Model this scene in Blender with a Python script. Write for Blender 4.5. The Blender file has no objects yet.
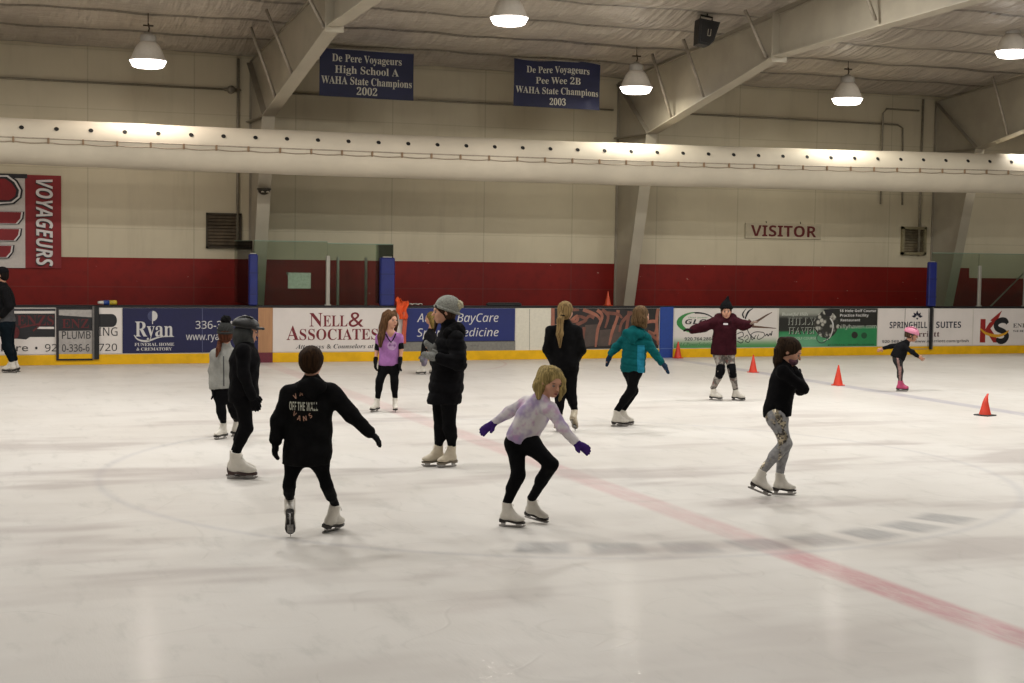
import bpy, math, random
import numpy as np
from mathutils import Matrix, Vector
random.seed(7); RNG = np.random.RandomState(3)
scene = bpy.context.scene
COL = scene.collection
R_ = math.radians

# ------------------------------------------------------------------ camera model
FPX, YAW, PITCH, ROLL = 1512.4, 0.3639, -0.0594, 0.0150
CAM = np.array([-5.7808, -13.8858, 2.162])
WB = 14.388            # the face of the far dasher boards
WALL = 16.4            # the far hall wall
def cam_axes():
    cy, sy = math.cos(YAW), math.sin(YAW)
    f = np.array([sy, cy, 0]); r = np.array([cy, -sy, 0]); u = np.array([0, 0, 1.])
    cp, sp = math.cos(PITCH), math.sin(PITCH)
    f2 = f*cp + u*sp; u2 = u*cp - f*sp
    cr, sr = math.cos(ROLL), math.sin(ROLL)
    return np.array([r*cr + u2*sr, u2*cr - r*sr, f2])
AX = cam_axes()
def ray(px, py):
    return np.array([(px-512)/FPX, -(py-341.5)/FPX, 1.]) @ AX
def on_plane(px, py, axis, val):      # the real point of a surface seen at a place of the photograph
    d = ray(px, py); t = (val - CAM[axis])/d[axis]
    return CAM + d*t
def ground(px, py): return on_plane(px, py, 2, 0.)
def bx(px, y=WB, py=320): return float(on_plane(px, py, 1, y)[0])
def bp(px, py, y=WB):
    q = on_plane(px, py, 1, y); return float(q[0]), float(q[2])

# ------------------------------------------------------------------ objects and tags
def link(name, me, parent=None, mat=None):
    o = bpy.data.objects.new(name, me); COL.objects.link(o)
    if parent is not None: o.parent = parent
    if mat is not None and me is not None and not me.materials: me.materials.append(mat)
    return o
def tag(o, label=None, cat=None, group=None, kind=None):
    if label: o['label'] = label
    if cat: o['category'] = cat
    if group: o['group'] = group
    if kind: o['kind'] = kind
    return o
def thing(name, loc=(0, 0, 0), rz=0.):
    o = link(name, None); o.location = loc; o.rotation_euler = (0, 0, rz); o.empty_display_size = .2
    return o
def mesh(verts, faces, smooth=False):
    me = bpy.data.meshes.new('m')
    me.from_pydata([tuple(map(float, v)) for v in verts], [], [tuple(f) for f in faces])
    if smooth: me.polygons.foreach_set('use_smooth', [True]*len(me.polygons))
    me.update(); return me

class MB:
    """collects simple shapes into one mesh"""
    def __init__(s): s.v = []; s.f = []; s.sm = []
    def add(s, v, f, sm=False):
        n = len(s.v); s.v += [tuple(map(float, p)) for p in v]; s.f += [tuple(i+n for i in q) for q in f]; s.sm += [sm]*len(f); return s
    def box(s, x0, x1, y0, y1, z0, z1, bev=0.):
        if bev <= 0:
            v = [(x, y, z) for x in (x0, x1) for y in (y0, y1) for z in (z0, z1)]
            return s.add(v, [(0, 1, 3, 2), (4, 6, 7, 5), (0, 4, 5, 1), (2, 3, 7, 6), (0, 2, 6, 4), (1, 5, 7, 3)])
        b = bev; v = []; X = (x0, x1); Y = (y0, y1); Z = (z0, z1); idx = {}
        for i in (0, 1):
            for j in (0, 1):
                for k in (0, 1):
                    sx, sy, sz = (b, -b)[i], (b, -b)[j], (b, -b)[k]
                    for a, p in enumerate(((X[i], Y[j]+sy, Z[k]+sz), (X[i]+sx, Y[j], Z[k]+sz), (X[i]+sx, Y[j]+sy, Z[k]))):
                        idx[i, j, k, a] = len(v); v.append(p)
        f = []
        for i in (0, 1):
            q = [idx[i, j, k, 0] for j, k in ((0, 0), (0, 1), (1, 1), (1, 0))]; f.append(q if i == 0 else q[::-1])
            q = [idx[j, i, k, 1] for j, k in ((0, 0), (1, 0), (1, 1), (0, 1))]; f.append(q if i == 0 else q[::-1])
            q = [idx[j, k, i, 2] for j, k in ((0, 0), (0, 1), (1, 1), (1, 0))]; f.append(q if i == 0 else q[::-1])
        for j in (0, 1):
            for k in (0, 1):
                f.append((idx[0, j, k, 1], idx[1, j, k, 1], idx[1, j, k, 2], idx[0, j, k, 2]))
                f.append((idx[j, 0, k, 0], idx[j, 1, k, 0], idx[j, 1, k, 2], idx[j, 0, k, 2]))
                f.append((idx[j, k, 0, 0], idx[j, k, 1, 0], idx[j, k, 1, 1], idx[j, k, 0, 1]))
        for i in (0, 1):
            for j in (0, 1):
                for k in (0, 1): f.append((idx[i, j, k, 0], idx[i, j, k, 1], idx[i, j, k, 2]))
        return s.add(v, f)
    def tube(s, pts, r, n=8, caps=True):
        P = [np.array(p, float) for p in pts]; rr = r if hasattr(r, '__len__') else [r]*len(P); v = []; f = []
        for i, p in enumerate(P):
            d = P[min(i+1, len(P)-1)] - P[max(i-1, 0)]; d /= np.linalg.norm(d)+1e-12
            a = np.cross(d, [0, 0, 1.]) if abs(d[2]) < .95 else np.cross(d, [0, 1., 0]); a /= np.linalg.norm(a); b = np.cross(d, a)
            for k in range(n):
                t = 2*math.pi*k/n; v.append(p + rr[i]*(math.cos(t)*a + math.sin(t)*b))
        for i in range(len(P)-1):
            for k in range(n):
                f.append((i*n+k, i*n+(k+1) % n, (i+1)*n+(k+1) % n, (i+1)*n+k))
        s.add(v, f, True)
        if caps:
            m = len(s.v)-len(v); s.f += [tuple(m+k for k in range(n))[::-1], tuple(m+(len(P)-1)*n+k for k in range(n))]; s.sm += [False, False]
        return s
    def lathe(s, prof, n=24, c=(0, 0, 0), sm=True):
        v = []; f = []
        for r, z in prof:
            for k in range(n):
                t = 2*math.pi*k/n; v.append((c[0]+r*math.cos(t), c[1]+r*math.sin(t), c[2]+z))
        for i in range(len(prof)-1):
            for k in range(n): f.append((i*n+k, i*n+(k+1) % n, (i+1)*n+(k+1) % n, (i+1)*n+k))
        return s.add(v, f, sm)
    def prism(s, poly, axis, a, b):
        """poly: 2-D points, extruded along axis from a to b (axis 0: (y,z), 1: (x,z), 2: (x,y))"""
        def p3(q, t): return (t, q[0], q[1]) if axis == 0 else (q[0], t, q[1]) if axis == 1 else (q[0], q[1], t)
        n = len(poly); v = [p3(q, a) for q in poly] + [p3(q, b) for q in poly]
        f = [tuple(range(n))[::-1], tuple(range(n, 2*n))] + [(i, (i+1) % n, n+(i+1) % n, n+i) for i in range(n)]
        return s.add(v, f)
    def mesh(s):
        me = bpy.data.meshes.new('m'); me.from_pydata(s.v, [], s.f); me.polygons.foreach_set('use_smooth', s.sm); me.update()
        import bmesh
        bm = bmesh.new(); bm.from_mesh(me); bmesh.ops.recalc_face_normals(bm, faces=bm.faces); bm.to_mesh(me); bm.free(); return me
    def build(s, name, mat, parent=None): return link(name, s.mesh(), parent, mat)

# ------------------------------------------------------------------ materials
def lin(c):
    if isinstance(c, str): c = tuple(int(c[i:i+2], 16)/255 for i in (0, 2, 4))
    return tuple(x/12.92 if x <= .04045 else ((x+.055)/1.055)**2.4 for x in c[:3]) + (1.,)
class NT:
    def __init__(s, name):
        s.m = bpy.data.materials.new(name); s.m.use_nodes = True; s.t = s.m.node_tree; s.t.nodes.clear()
        s.out = s.n('ShaderNodeOutputMaterial'); s.b = s.n('ShaderNodeBsdfPrincipled'); s.t.links.new(s.b.outputs[0], s.out.inputs[0])
    def n(s, t, **k):
        o = s.t.nodes.new(t)
        for a, b in k.items(): setattr(o, a, b)
        return o
    def L(s, v, sock):
        if isinstance(v, bpy.types.NodeSocket): s.t.links.new(v, sock)
        else: sock.default_value = v
    def math(s, op, a, b=0., c=0.):
        o = s.n('ShaderNodeMath', operation=op)
        for i, v in enumerate((a, b, c)): s.L(v, o.inputs[i])
        return o.outputs[0]
    def mix(s, f, a, b):
        o = s.n('ShaderNodeMix', data_type='RGBA'); s.L(f, o.inputs[0]); s.L(a, o.inputs[6]); s.L(b, o.inputs[7]); return o.outputs[2]
    def step(s, x, a, b):    # smooth 0..1 from a to b
        o = s.n('ShaderNodeMapRange', interpolation_type='SMOOTHSTEP'); s.L(x, o.inputs[0]); s.L(a, o.inputs[1]); s.L(b, o.inputs[2]); return o.outputs[0]
    def noise(s, vec, scale, detail=3., rough=.5, stretch=None):
        if stretch:
            mp = s.n('ShaderNodeMapping'); s.L(vec, mp.inputs[0]); mp.inputs[3].default_value = stretch; vec = mp.outputs[0]
        o = s.n('ShaderNodeTexNoise'); s.L(vec, o.inputs['Vector']); o.inputs['Scale'].default_value = scale
        o.inputs['Detail'].default_value = detail; o.inputs['Roughness'].default_value = rough; return o.outputs[0]
    def obj(s):
        tc = s.n('ShaderNodeTexCoord'); return tc.outputs['Object']
    def xyz(s, v):
        o = s.n('ShaderNodeSeparateXYZ'); s.L(v, o.inputs[0]); return o.outputs
    def bump(s, h, strength=.3, dist=.01):
        o = s.n('ShaderNodeBump'); o.inputs['Strength'].default_value = strength; o.inputs['Distance'].default_value = dist
        s.L(h, o.inputs['Height']); s.L(o.outputs[0], s.b.inputs['Normal']); return o
    def base(s, c): s.L(c, s.b.inputs['Base Color'])
    def set(s, **k):
        for a, v in k.items(): s.b.inputs[{'rough': 'Roughness', 'metal': 'Metallic', 'spec': 'Specular IOR Level', 'coat': 'Coat Weight'}[a]].default_value = v
MATS = {}
def M(col, rough=.6, metal=0., var=.12, scale=20., bump=0., bscale=60., spec=.5, stretch=None, name=None):
    key = (str(col), rough, metal, var, scale, bump, bscale, spec, str(stretch))
    if key in MATS: return MATS[key]
    t = NT(name or 'surface'); c = lin(col); v = t.obj()
    nz = t.noise(v, scale, 4., .55, stretch)
    d = tuple(x*(1-var) for x in c[:3])+(1,); l = tuple(min(1, x*(1+var)) for x in c[:3])+(1,)
    t.base(t.mix(t.step(nz, .3, .7), d, l)); t.set(rough=rough, metal=metal, spec=spec)
    if bump: t.bump(t.noise(v, bscale, 3., .6, stretch), bump, .01)
    MATS[key] = t.m; return t.m
def EM(col, strength):
    t = NT('glow'); t.base(lin(col)); t.L(lin(col), t.b.inputs['Emission Color']); t.b.inputs['Emission Strength'].default_value = strength; return t.m
def FAB(col, var=.2, rough=.9, weave=220., bump=.25): return M(col, rough, 0., var, 14., bump, weave, .08)
def KNIT(col): return M(col, .95, 0., .25, 60., .6, 130., .1)
def HAIR(a, stretch=(70, 70, 3)): return M(a, .75, 0., .5, 1., .25, 2., .1, stretch)

# ------------------------------------------------------------------ lettering
def ser(s, U, Lw, D=None):
    o = ''
    for c in s:
        if 'A' <= c <= 'Z': o += chr(U+ord(c)-65)
        elif 'a' <= c <= 'z': o += (chr(Lw+ord(c)-97) if not (U == 0x1D434 and c == 'h') else chr(0x210E))
        elif c.isdigit() and D: o += chr(D+ord(c)-48)
        else: o += c
    return o
STY = {'sans': lambda s: s, 'bold': lambda s: ser(s, 0x1D5D4, 0x1D5EE, 0x1D7EC), 'serif': lambda s: ser(s, 0x1D400, 0x1D41A, 0x1D7CE),
       'ital': lambda s: ser(s, 0x1D468, 0x1D482), 'script': lambda s: ser(s, 0x1D4D0, 0x1D4EA), 'bital': lambda s: ser(s, 0x1D63C, 0x1D656),
       'ssans': lambda s: ser(s, 0x1D608, 0x1D622), 'msans': lambda s: ser(s, 0x1D5A0, 0x1D5BA, 0x1D7E2)}
def glyphs(s, style):
    c = bpy.data.curves.new('t', 'FONT'); c.body = STY[style](s); c.resolution_u = 3
    o = bpy.data.objects.new('t', c); COL.objects.link(o)
    me = bpy.data.meshes.new_from_object(o)
    v = np.empty(len(me.vertices)*3); me.vertices.foreach_get('co', v); v = v.reshape(-1, 3)
    f = [tuple(p.vertices) for p in me.polygons]
    bpy.data.objects.remove(o); bpy.data.meshes.remove(me); bpy.data.curves.remove(c); return v, f
CAPH = {}
def letters(s, style, x0, x1, z0, h, mat, parent, y=WB-.006, name='lettering', bend=None, fit=True):
    """a line of letters standing on a plane y, from x0 to x1, baseline z0, capital height h"""
    if style not in CAPH: CAPH[style] = glyphs('H', style)[0][:, 1].max()
    v, f = glyphs(s, style); k = h/CAPH[style]
    a, b = v[:, 0].min(), v[:, 0].max(); kx = (x1-x0)/(b-a) if fit else k
    X = x0 + (v[:, 0]-a)*kx; Z = z0 + v[:, 1]*k; Yv = np.full(len(X), float(y))
    if bend: X, Yv, Z = bend(X, Yv, Z)
    o = link(name, mesh(np.stack([X, Yv, Z], 1), f), parent, mat); return o
def letters_px(s, style, l, t, r, b, mat, parent, y=WB-.006, name='lettering', plane=WB):
    x0, z1 = bp(l, t, plane); x1, _ = bp(r, t, plane); _, z0 = bp(l, b, plane)
    return letters(s, style, x0, x1, z0, z1-z0, mat, parent, y, name)
def stroke(pts, w, mat, parent, y=WB-.006, name='drawing', px=True, plane=WB, closed=False):
    """a flat painted line on the plane y"""
    Q = [np.array(bp(p[0], p[1], plane)) if px else np.array(p, float) for p in pts]
    ws = w if hasattr(w, '__len__') else [w]*len(Q)
    if 3 <= len(Q) < 14 and not closed:      # round the path off
        q2, w2 = [], []
        for i in range(len(Q)-1):
            a, b, c, d = Q[max(i-1, 0)], Q[i], Q[i+1], Q[min(i+2, len(Q)-1)]
            for t in (0, .2, .4, .6, .8):
                q2.append(.5*(2*b+(c-a)*t+(2*a-5*b+4*c-d)*t*t+(3*b-a-3*c+d)*t**3)); w2.append(ws[i]*(1-t)+ws[i+1]*t)
        Q, ws = q2+[Q[-1]], w2+[ws[-1]]
    v = []; n = len(Q)
    for i in range(n):
        a, b = (Q[(i-1) % n], Q[(i+1) % n]) if closed else (Q[max(i-1, 0)], Q[min(i+1, n-1)])
        d = b-a; d /= np.linalg.norm(d)+1e-9; p = np.array([-d[1], d[0]])*ws[i]/2
        v += [(Q[i][0]+p[0], y, Q[i][1]+p[1]), (Q[i][0]-p[0], y, Q[i][1]-p[1])]
    f = [(2*i, 2*i+1, 2*i+3, 2*i+2) for i in range(n-1)] + ([(2*n-2, 2*n-1, 1, 0)] if closed else [])
    return link(name, mesh(v, f), parent, mat)
def fill(pts, mat, parent, y=WB-.005, name='drawing', px=True, plane=WB):
    Q = [bp(p[0], p[1], plane) if px else p for p in pts]
    return link(name, mesh([(q[0], y, q[1]) for q in Q], [tuple(range(len(Q)))]), parent, mat)
def arcpts(cx, cy, rx, ry, a0, a1, n=24): return [(cx+rx*math.cos(R_(a0+(a1-a0)*i/n)), cy+ry*math.sin(R_(a0+(a1-a0)*i/n))) for i in range(n+1)]

# ------------------------------------------------------------------ the hall
X0, X1, YB = -14., 30., -19.
def ceil_z(y): return 5.95 + .092*(WALL-abs(y))
def ice_material():
    t = NT('ice'); v = t.obj(); x, y, z = t.xyz(v)
    mth = t.math
    big = t.noise(v, .35, 4., .6); fine = t.noise(v, 3.2, 5., .65, (1.6, .5, 1)); fine2 = t.noise(v, 1.3, 4., .6, (.5, 1.5, 1)); scr = t.noise(v, 14., 4., .7, (1.5, .25, 1))
    col = t.mix(t.step(big, .35, .65), lin('c3bfb9'), lin('cdcac5'))
    col = t.mix(mth('MULTIPLY', t.step(fine, .52, .72), .30), col, lin('9f9f9a'))
    col = t.mix(mth('MULTIPLY', t.step(fine2, .55, .75), .30), col, lin('b3aaa6'))
    def paint(col, mask, c, k, lo=.3, hi=.62):
        wear = t.step(mth('ADD', mth('MULTIPLY', fine, .6), mth('MULTIPLY', scr, .4)), lo, hi)
        wear = mth('MULTIPLY_ADD', wear, -.55, 1.)
        return t.mix(mth('MULTIPLY', mth('MULTIPLY', mask, wear), k), col, c)
    def band(val, c, w, s=.03):
        d = mth('ABSOLUTE', mth('SUBTRACT', val, c)); return mth('SUBTRACT', 1., t.step(d, w-s, w+s))
    r = mth('SQRT', mth('ADD', mth('MULTIPLY', x, x), mth('MULTIPLY', y, y))); ang = mth('ARCTAN2', y, x)
    far = t.step(y, -4.2, -4.5)          # the line is repainted outside the centre circle
    redk = mth('MULTIPLY_ADD', t.step(y, -4.6, -4.2), -.5, 1.)
    redk = mth('MULTIPLY', redk, mth('MULTIPLY_ADD', t.step(y, 1., 8.), -.3, 1.))
    col = paint(col, mth('MULTIPLY', band(x, 0., .15, .05), redk), lin('ae5564'), .62, .38, .66)
    col = paint(col, band(x, 8.4, .15, .05), lin('6a6a90'), .5)
    col = paint(col, band(r, 4.42, .04, .045), lin('868a98'), .42, .2, .55)
    crease = mth('SQRT', mth('ADD', mth('POWER', mth('SUBTRACT', x, 1.6), 2.), mth('POWER', mth('SUBTRACT', y, WB), 2.)))
    col = paint(col, band(crease, 3.05, .025, .025), lin('b0808a'), .5)
    # worn grey letter blocks set around the near side of the centre circle
    deg = mth('MULTIPLY', ang, 180/math.pi)
    blk = mth('FRACT', mth('DIVIDE', mth('ADD', deg, 117.), 7.7))
    bm = mth('MULTIPLY', t.step(blk, -.02, .14), mth('SUBTRACT', 1., t.step(blk, .68, .86)))
    bm = mth('MULTIPLY', bm, mth('MULTIPLY', t.step(deg, -117.5, -116.5), mth('SUBTRACT', 1., t.step(deg, -56.5, -55.5))))
    bm = mth('MULTIPLY', bm, band(r, 4.07, .21, .1))
    col = paint(col, bm, lin('7c7d80'), .66, .35, .75)
    # smudged wear across the middle
    sm = mth('MULTIPLY', t.step(t.noise(v, .55, 3., .6, (.45, 1.5, 1)), .5, .64), mth('SUBTRACT', 1., t.step(r, 5., 9.)))
    col = t.mix(mth('MULTIPLY', sm, .5), col, lin('968c89'))
    # skate cuts
    cut = None
    for sc, rot, th in ((.9, .5, .012), (1.1, 1.4, .010), (.7, 2.3, .010)):
        mp = t.n('ShaderNodeMapping'); t.L(v, mp.inputs[0]); mp.inputs[2].default_value = (0, 0, rot)
        wv = t.noise(mp.outputs[0], sc, 1., .4); c = mth('SUBTRACT', 1., t.step(mth('ABSOLUTE', mth('SUBTRACT', wv, .5)), 0., th))
        c = mth('MULTIPLY', c, t.step(t.noise(v, .9+rot*.2, 2.), .52, .6)); cut = c if cut is None else mth('MAXIMUM', cut, c)
    col = t.mix(mth('MULTIPLY', cut, .10), col, lin('98968f'))
    t.base(col)
    t.L(t.math('MULTIPLY_ADD', fine2, .2, .32), t.b.inputs['Roughness']); t.set(spec=.1, coat=.06); t.b.inputs['Coat Roughness'].default_value = .07
    rip = t.n('ShaderNodeBump'); rip.inputs['Strength'].default_value = .35; rip.inputs['Distance'].default_value = .01
    t.L(t.noise(v, 9., 3., .55, (.8, 1.3, 1)), rip.inputs['Height']); t.L(rip.outputs[0], t.b.inputs['Coat Normal'])
    h = mth('ADD', mth('MULTIPLY', scr, .5), mth('ADD', fine, mth('MULTIPLY', cut, -.6))); t.bump(h, .22, .012)
    return t.m
def grid(nx, ny, fn):
    v = [fn(i/nx, j/ny) for j in range(ny+1) for i in range(nx+1)]
    f = [(j*(nx+1)+i, j*(nx+1)+i+1, (j+1)*(nx+1)+i+1, (j+1)*(nx+1)+i) for j in range(ny) for i in range(nx)]
    return v, f
def st(o, name=None): o['kind'] = 'structure'; return o

ice = st(MB().box(X0, X1, -14.4, WB+.05, -.2, 0).build('floor_ice', ice_material()))
st(MB().box(X0, X1, WB+.05, WALL+.2, -.2, -.004).build('floor_bench', M('5a5652', .8, bump=.2)))
st(MB().box(X0, X1, YB-.2, -14.4, -.2, -.004).build('floor_stand', M('6a6662', .8, bump=.2)))

def wall_material():
    t = NT('far_wall'); v = t.obj(); x, y, z = t.xyz(v); m = t.math
    nb = t.noise(v, .5, 4., .6); nf = t.noise(v, 5., 4., .6); drip = t.noise(v, 3., 4., .7, (1., 1., .12))
    cr = t.mix(t.step(nb, .3, .7), lin('b9af97'), lin('c4baa1'))
    cr = t.mix(m('MULTIPLY', t.step(drip, .5, .75), .18), cr, lin('8f8674'))
    rd = t.mix(t.step(nb, .3, .7), lin('690c05'), lin('7c1309'))
    rd = t.mix(m('MULTIPLY', t.step(nf, .45, .7), .3), rd, lin('450704'))
    pale_mark = t.step(t.noise(v, 9., 2., .5, (1., 1., 2.)), .76, .79)  # sparse pale marks scattered over the red
    rd = t.mix(m('MULTIPLY', pale_mark, .6), rd, lin('b09888'))
    top = m('SUBTRACT', 1.93, m('MULTIPLY', t.step(x, 17.55, 17.56), .24))
    red = m('LESS_THAN', z, top)
    col = t.mix(red, cr, rd)
    sx = m('ABSOLUTE', m('SUBTRACT', m('FRACT', m('DIVIDE', x, 2.03)), .5))       # panel joints
    col = t.mix(m('MULTIPLY', m('LESS_THAN', sx, .006), .22), col, lin('4a463c'))
    sz = m('ABSOLUTE', m('SUBTRACT', m('FRACT', m('DIVIDE', m('ADD', z, .35), 1.14)), .5))
    col = t.mix(m('MULTIPLY', m('LESS_THAN', sz, .008), .18), col, lin('5a5548'))
    t.base(col); t.set(rough=.55, spec=.3); t.bump(t.noise(v, 2., 3., .5), .15, .02); return t.m
st(MB().box(X0, X1, WALL, WALL+.2, 0, 6.1).build('wall_far', wall_material()))
plain = M('a39b8b', .8, var=.06, scale=.6)
st(MB().box(X0-.2, X0, YB, WALL, 0, 7.6).build('wall_left', plain))
st(MB().box(X1, X1+.2, YB, WALL, 0, 7.6).build('wall_right', plain))
st(MB().box(X0, X1, YB-.2, YB, 0, 6.1).build('wall_near', plain))

def ceiling_material():
    t = NT('ceiling_vinyl'); v = t.obj(); x, y, z = t.xyz(v); m = t.math
    wr = t.noise(v, 1.6, 4., .6, (.9, 2.6, 1)); w2 = t.noise(v, 2.2, 2.5, .5, (3.0, .38, 1)); nb = t.noise(v, .4, 3.)
    col = t.mix(t.step(nb, .3, .7), lin('9a9085'), lin('aaa093'))
    col = t.mix(m('MULTIPLY', t.step(w2, .5, .75), .2), col, lin('6f665c'))
    py = m('ABSOLUTE', m('SUBTRACT', m('FRACT', m('DIVIDE', m('ADD', y, .3), 1.45)), .5))
    col = t.mix(m('MULTIPLY', m('LESS_THAN', py, .045), .75), col, lin('3c352e'))
    t.base(col); t.set(rough=.3, spec=.7); t.bump(m('ADD', m('MULTIPLY', wr, .6), w2), 1., .09); return t.m
def cl(u, w):
    x = X0+(X1-X0)*u; y = YB+(WALL-YB)*w
    f = abs(((y+.3)/1.45+.5) % 1.-.5)*2     # 0 half way, 1 at a purlin
    sag = -.09*math.sin(math.pi*((y+.3)/1.45+.5 - math.floor((y+.3)/1.45+.5))) + .012*math.sin(x*2.1+y*3)+.008*math.sin(x*5.3-y*2)
    return (x, y, ceil_z(y)+.03+sag)
v, f = grid(150, 190, cl)
st(link('ceiling', mesh(v, [q[::-1] for q in f], True), None, ceiling_material()))
st(MB().box(X0, X1, YB, WALL, 7.72, 7.8).build('ceiling_deck', plain))

# ---- rigid frames: tapered column and rafter with flanges
steel = M('a39b8a', .5, var=.06, scale=2., spec=.4)
steel_d = M('8b8374', .55, var=.08, scale=3.)
def frame(x, lab):
    r = thing('steel_frame', (x, WALL, 0)); tag(r, lab, 'steel frame', 'tapered steel frames of the hall', 'structure')
    L = lambda y: y-WALL
    colin = lambda z: WALL-.42-.265*z       # inner flange of the column
    zk = 4.66; yk = colin(zk)
    rb = [(yk, zk), (9.7, 5.68), (4.7, 5.84), (-.5, 6.0)]     # bottom of the rafter
    web = [(-.02, 0), (-.02, 5.86)] + [(L(y), ceil_z(y)-.05) for y in (9, 2, 0)] + [(L(-.5), 7.2)] + [(L(y), z) for y, z in rb[::-1]] + [(L(colin(0)), 0)]
    # the web as four plates so every plate is convex
    MB().prism([(-.02, 0), (-.02, zk), (L(yk), zk), (L(colin(0)), 0)], 0, -.008, .008).prism([(-.02, zk), (-.02, 5.86), (L(yk), ceil_z(yk)-.05), (L(yk), zk)], 0, -.008, .008)\
        .prism([(L(yk), zk), (L(yk), ceil_z(yk)-.05), (L(9.7), ceil_z(9.7)-.05), (L(9.7), 5.68)], 0, -.008, .008)\
        .prism([(L(9.7), 5.68), (L(9.7), ceil_z(9.7)-.05), (L(4.7), ceil_z(4.7)-.05), (L(4.7), 5.84)], 0, -.008, .008).prism([(L(4.7), 5.84), (L(4.7), ceil_z(4.7)-.05), (L(-.5), 7.3), (L(-.5), 6.0)], 0, -.008, .008).build('web', steel, r)
    b = MB(); w = .125
    def flange(p, q, t=.022):
        p, q = np.array(p, float), np.array(q, float); d = q-p; d /= np.linalg.norm(d); n = np.array([-d[1], d[0]])*t/2
        b.prism([tuple(p+n), tuple(q+n), tuple(q-n), tuple(p-n)], 0, -w, w)
    flange((L(colin(0)), 0), (L(yk), zk)); b.build('column_flange', steel, r); b = MB()
    for i in range(3): flange((L(rb[i][0]), rb[i][1]), (L(rb[i+1][0]), rb[i+1][1]))
    b.build('rafter_flange', steel, r); b = MB()
    w = .05; flange((-.03, 0), (-.03, 5.86)); flange((-.03, 5.86), (L(-.5), 7.26)); w = .125; b.build('outer_flange', steel_d, r)
    b = MB(); b.prism([(-.03, zk-.01), (-.03, zk+.012), (L(yk), zk+.012), (L(yk), zk-.01)], 0, -w, w)         # knee stiffeners
    d0 = np.array([-.1, 5.82]); d1 = np.array([L(yk), zk])
    flange(d0, d1, .014); b.build('knee_stiffener', steel_d, r)
    b = MB(); b.box(-.15, .15, L(9.7)-.02, L(9.7)+.02, 5.58, 6.45).build('splice_plate', steel, r)
    for y0, z0, y1 in ((13.66, 4.88, 13.66), (12.3, 5.17, 12.3), (9.95, 5.66, 9.95), (6.6, 5.86, 6.6)):
        for sx in (-1,):
            MB().tube([(sx*.1, L(y0), z0+.02), (sx*.56, L(y1), ceil_z(y1)-.06)], .03, 6).build('flange_brace', M('a09789', .45, .3), r)
    return r
frame(.12, 'cream tapered steel frame behind the penalty box glass, at the left of the hall')
frame(8.17, 'cream tapered steel frame in the middle of the far wall, right of the second banner')
frame(16.45, 'cream tapered steel frame at the right edge, beside the framed wall vent')

# ---- conduits, boxes, vents and signs on the wall
pipe = M('8a8272', .5, .2)
def conduit(pts, lab, r=.022):
    o = MB().tube(pts, r, 6).build('conduit', pipe); tag(o, lab, 'conduit'); return o
yw = WALL-.04
conduit([(-12, yw, 5.28), (-.1, yw, 5.28)], 'thin horizontal pipe along the upper wall left of the first frame')
conduit([(.2, yw, 5.27), (8.02, yw, 5.27)], 'thin horizontal pipe along the upper wall behind the two blue banners')
conduit([(8.25, yw, 5.27), (15.35, yw, 5.27), (15.5, yw, 5.2), (15.55, yw, 3.4)], 'thin pipe along the upper wall right of the middle frame, turning down')
conduit([(15.9, yw-.06, 5.62), (15.0, yw-.06, 5.62), (14.9, yw-.06, 5.52), (14.9, yw-.06, 3.4)], 'thin pipe bent down the upper wall beside the right frame')
conduit([(-.16, yw, 5.9), (-.16, yw, 2.3)], 'dark vertical pipe beside the first steel column', .03)
conduit([(16.05, yw, 5.9), (16.05, yw, 2.2)], 'dark vertical pipe beside the right steel column', .03)
jb = thing('junction_box', (-.3, yw, 5.28)); tag(jb, 'small round junction box on the pipe left of the first steel frame', 'junction box')
MB().lathe([(0, -.07), (.07, -.07), (.08, -.05), (.08, .05), (.07, .07), (0, .07)], 14).build('box_body', M('7d7566', .5, .3), jb).rotation_euler = (R_(90), 0, 0)
MB().tube([(-.13, 0, 0), (.13, 0, 0)], .035, 8).build('hub', M('7d7566', .5, .3), jb)

v1 = thing('wall_vent', (-.43, WALL-.03, 2.49)); tag(v1, 'dark brown square louvred vent on the wall left of the first column', 'vent')
b = MB(); w, h = .35, .35
b.box(-w, w, -.03, .03, h-.04, h); b.box(-w, w, -.03, .03, -h, -h+.04); b.box(-w, -w+.04, -.03, .03, -h, h); b.box(w-.04, w, -.03, .03, -h, h); b.build('frame', M('383024', .8), v1)
b = MB()
for i in range(9): z = -h+.09+i*.066; b.prism([(-.02, z-.02), (.01, z+.035), (.015, z+.03), (-.015, z-.025)], 0, -w+.03, w-.03)
b.box(-w+.03, w-.03, .018, .026, -h+.03, h-.03); b.build('louvre', M('4a3f30', .9, var=.3, scale=4.), v1)
v2 = thing('wall_vent', (15.9, WALL-.03, 2.56)); tag(v2, 'framed wall vent with a pale metal rim left of the right column', 'vent')
b = MB(); w, h = .34, .33
b.box(-w, w, -.05, .03, h-.06, h); b.box(-w, w, -.05, .03, -h, -h+.06); b.box(-w, -w+.06, -.05, .03, -h, h); b.box(w-.06, w, -.05, .03, -h, h); b.build('frame', M('8d8468', .5, .3), v2)
b = MB()
for i in range(8): z = -h+.1+i*.065; b.prism([(-.02, z-.02), (.01, z+.035), (.015, z+.03), (-.015, z-.025)], 0, -w+.05, w-.05)
b.box(-w+.05, w-.05, .018, .026, -h+.05, h-.05); b.build('louvre', M('6a614e', .4, .5, var=.4, scale=4.), v2)

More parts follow.
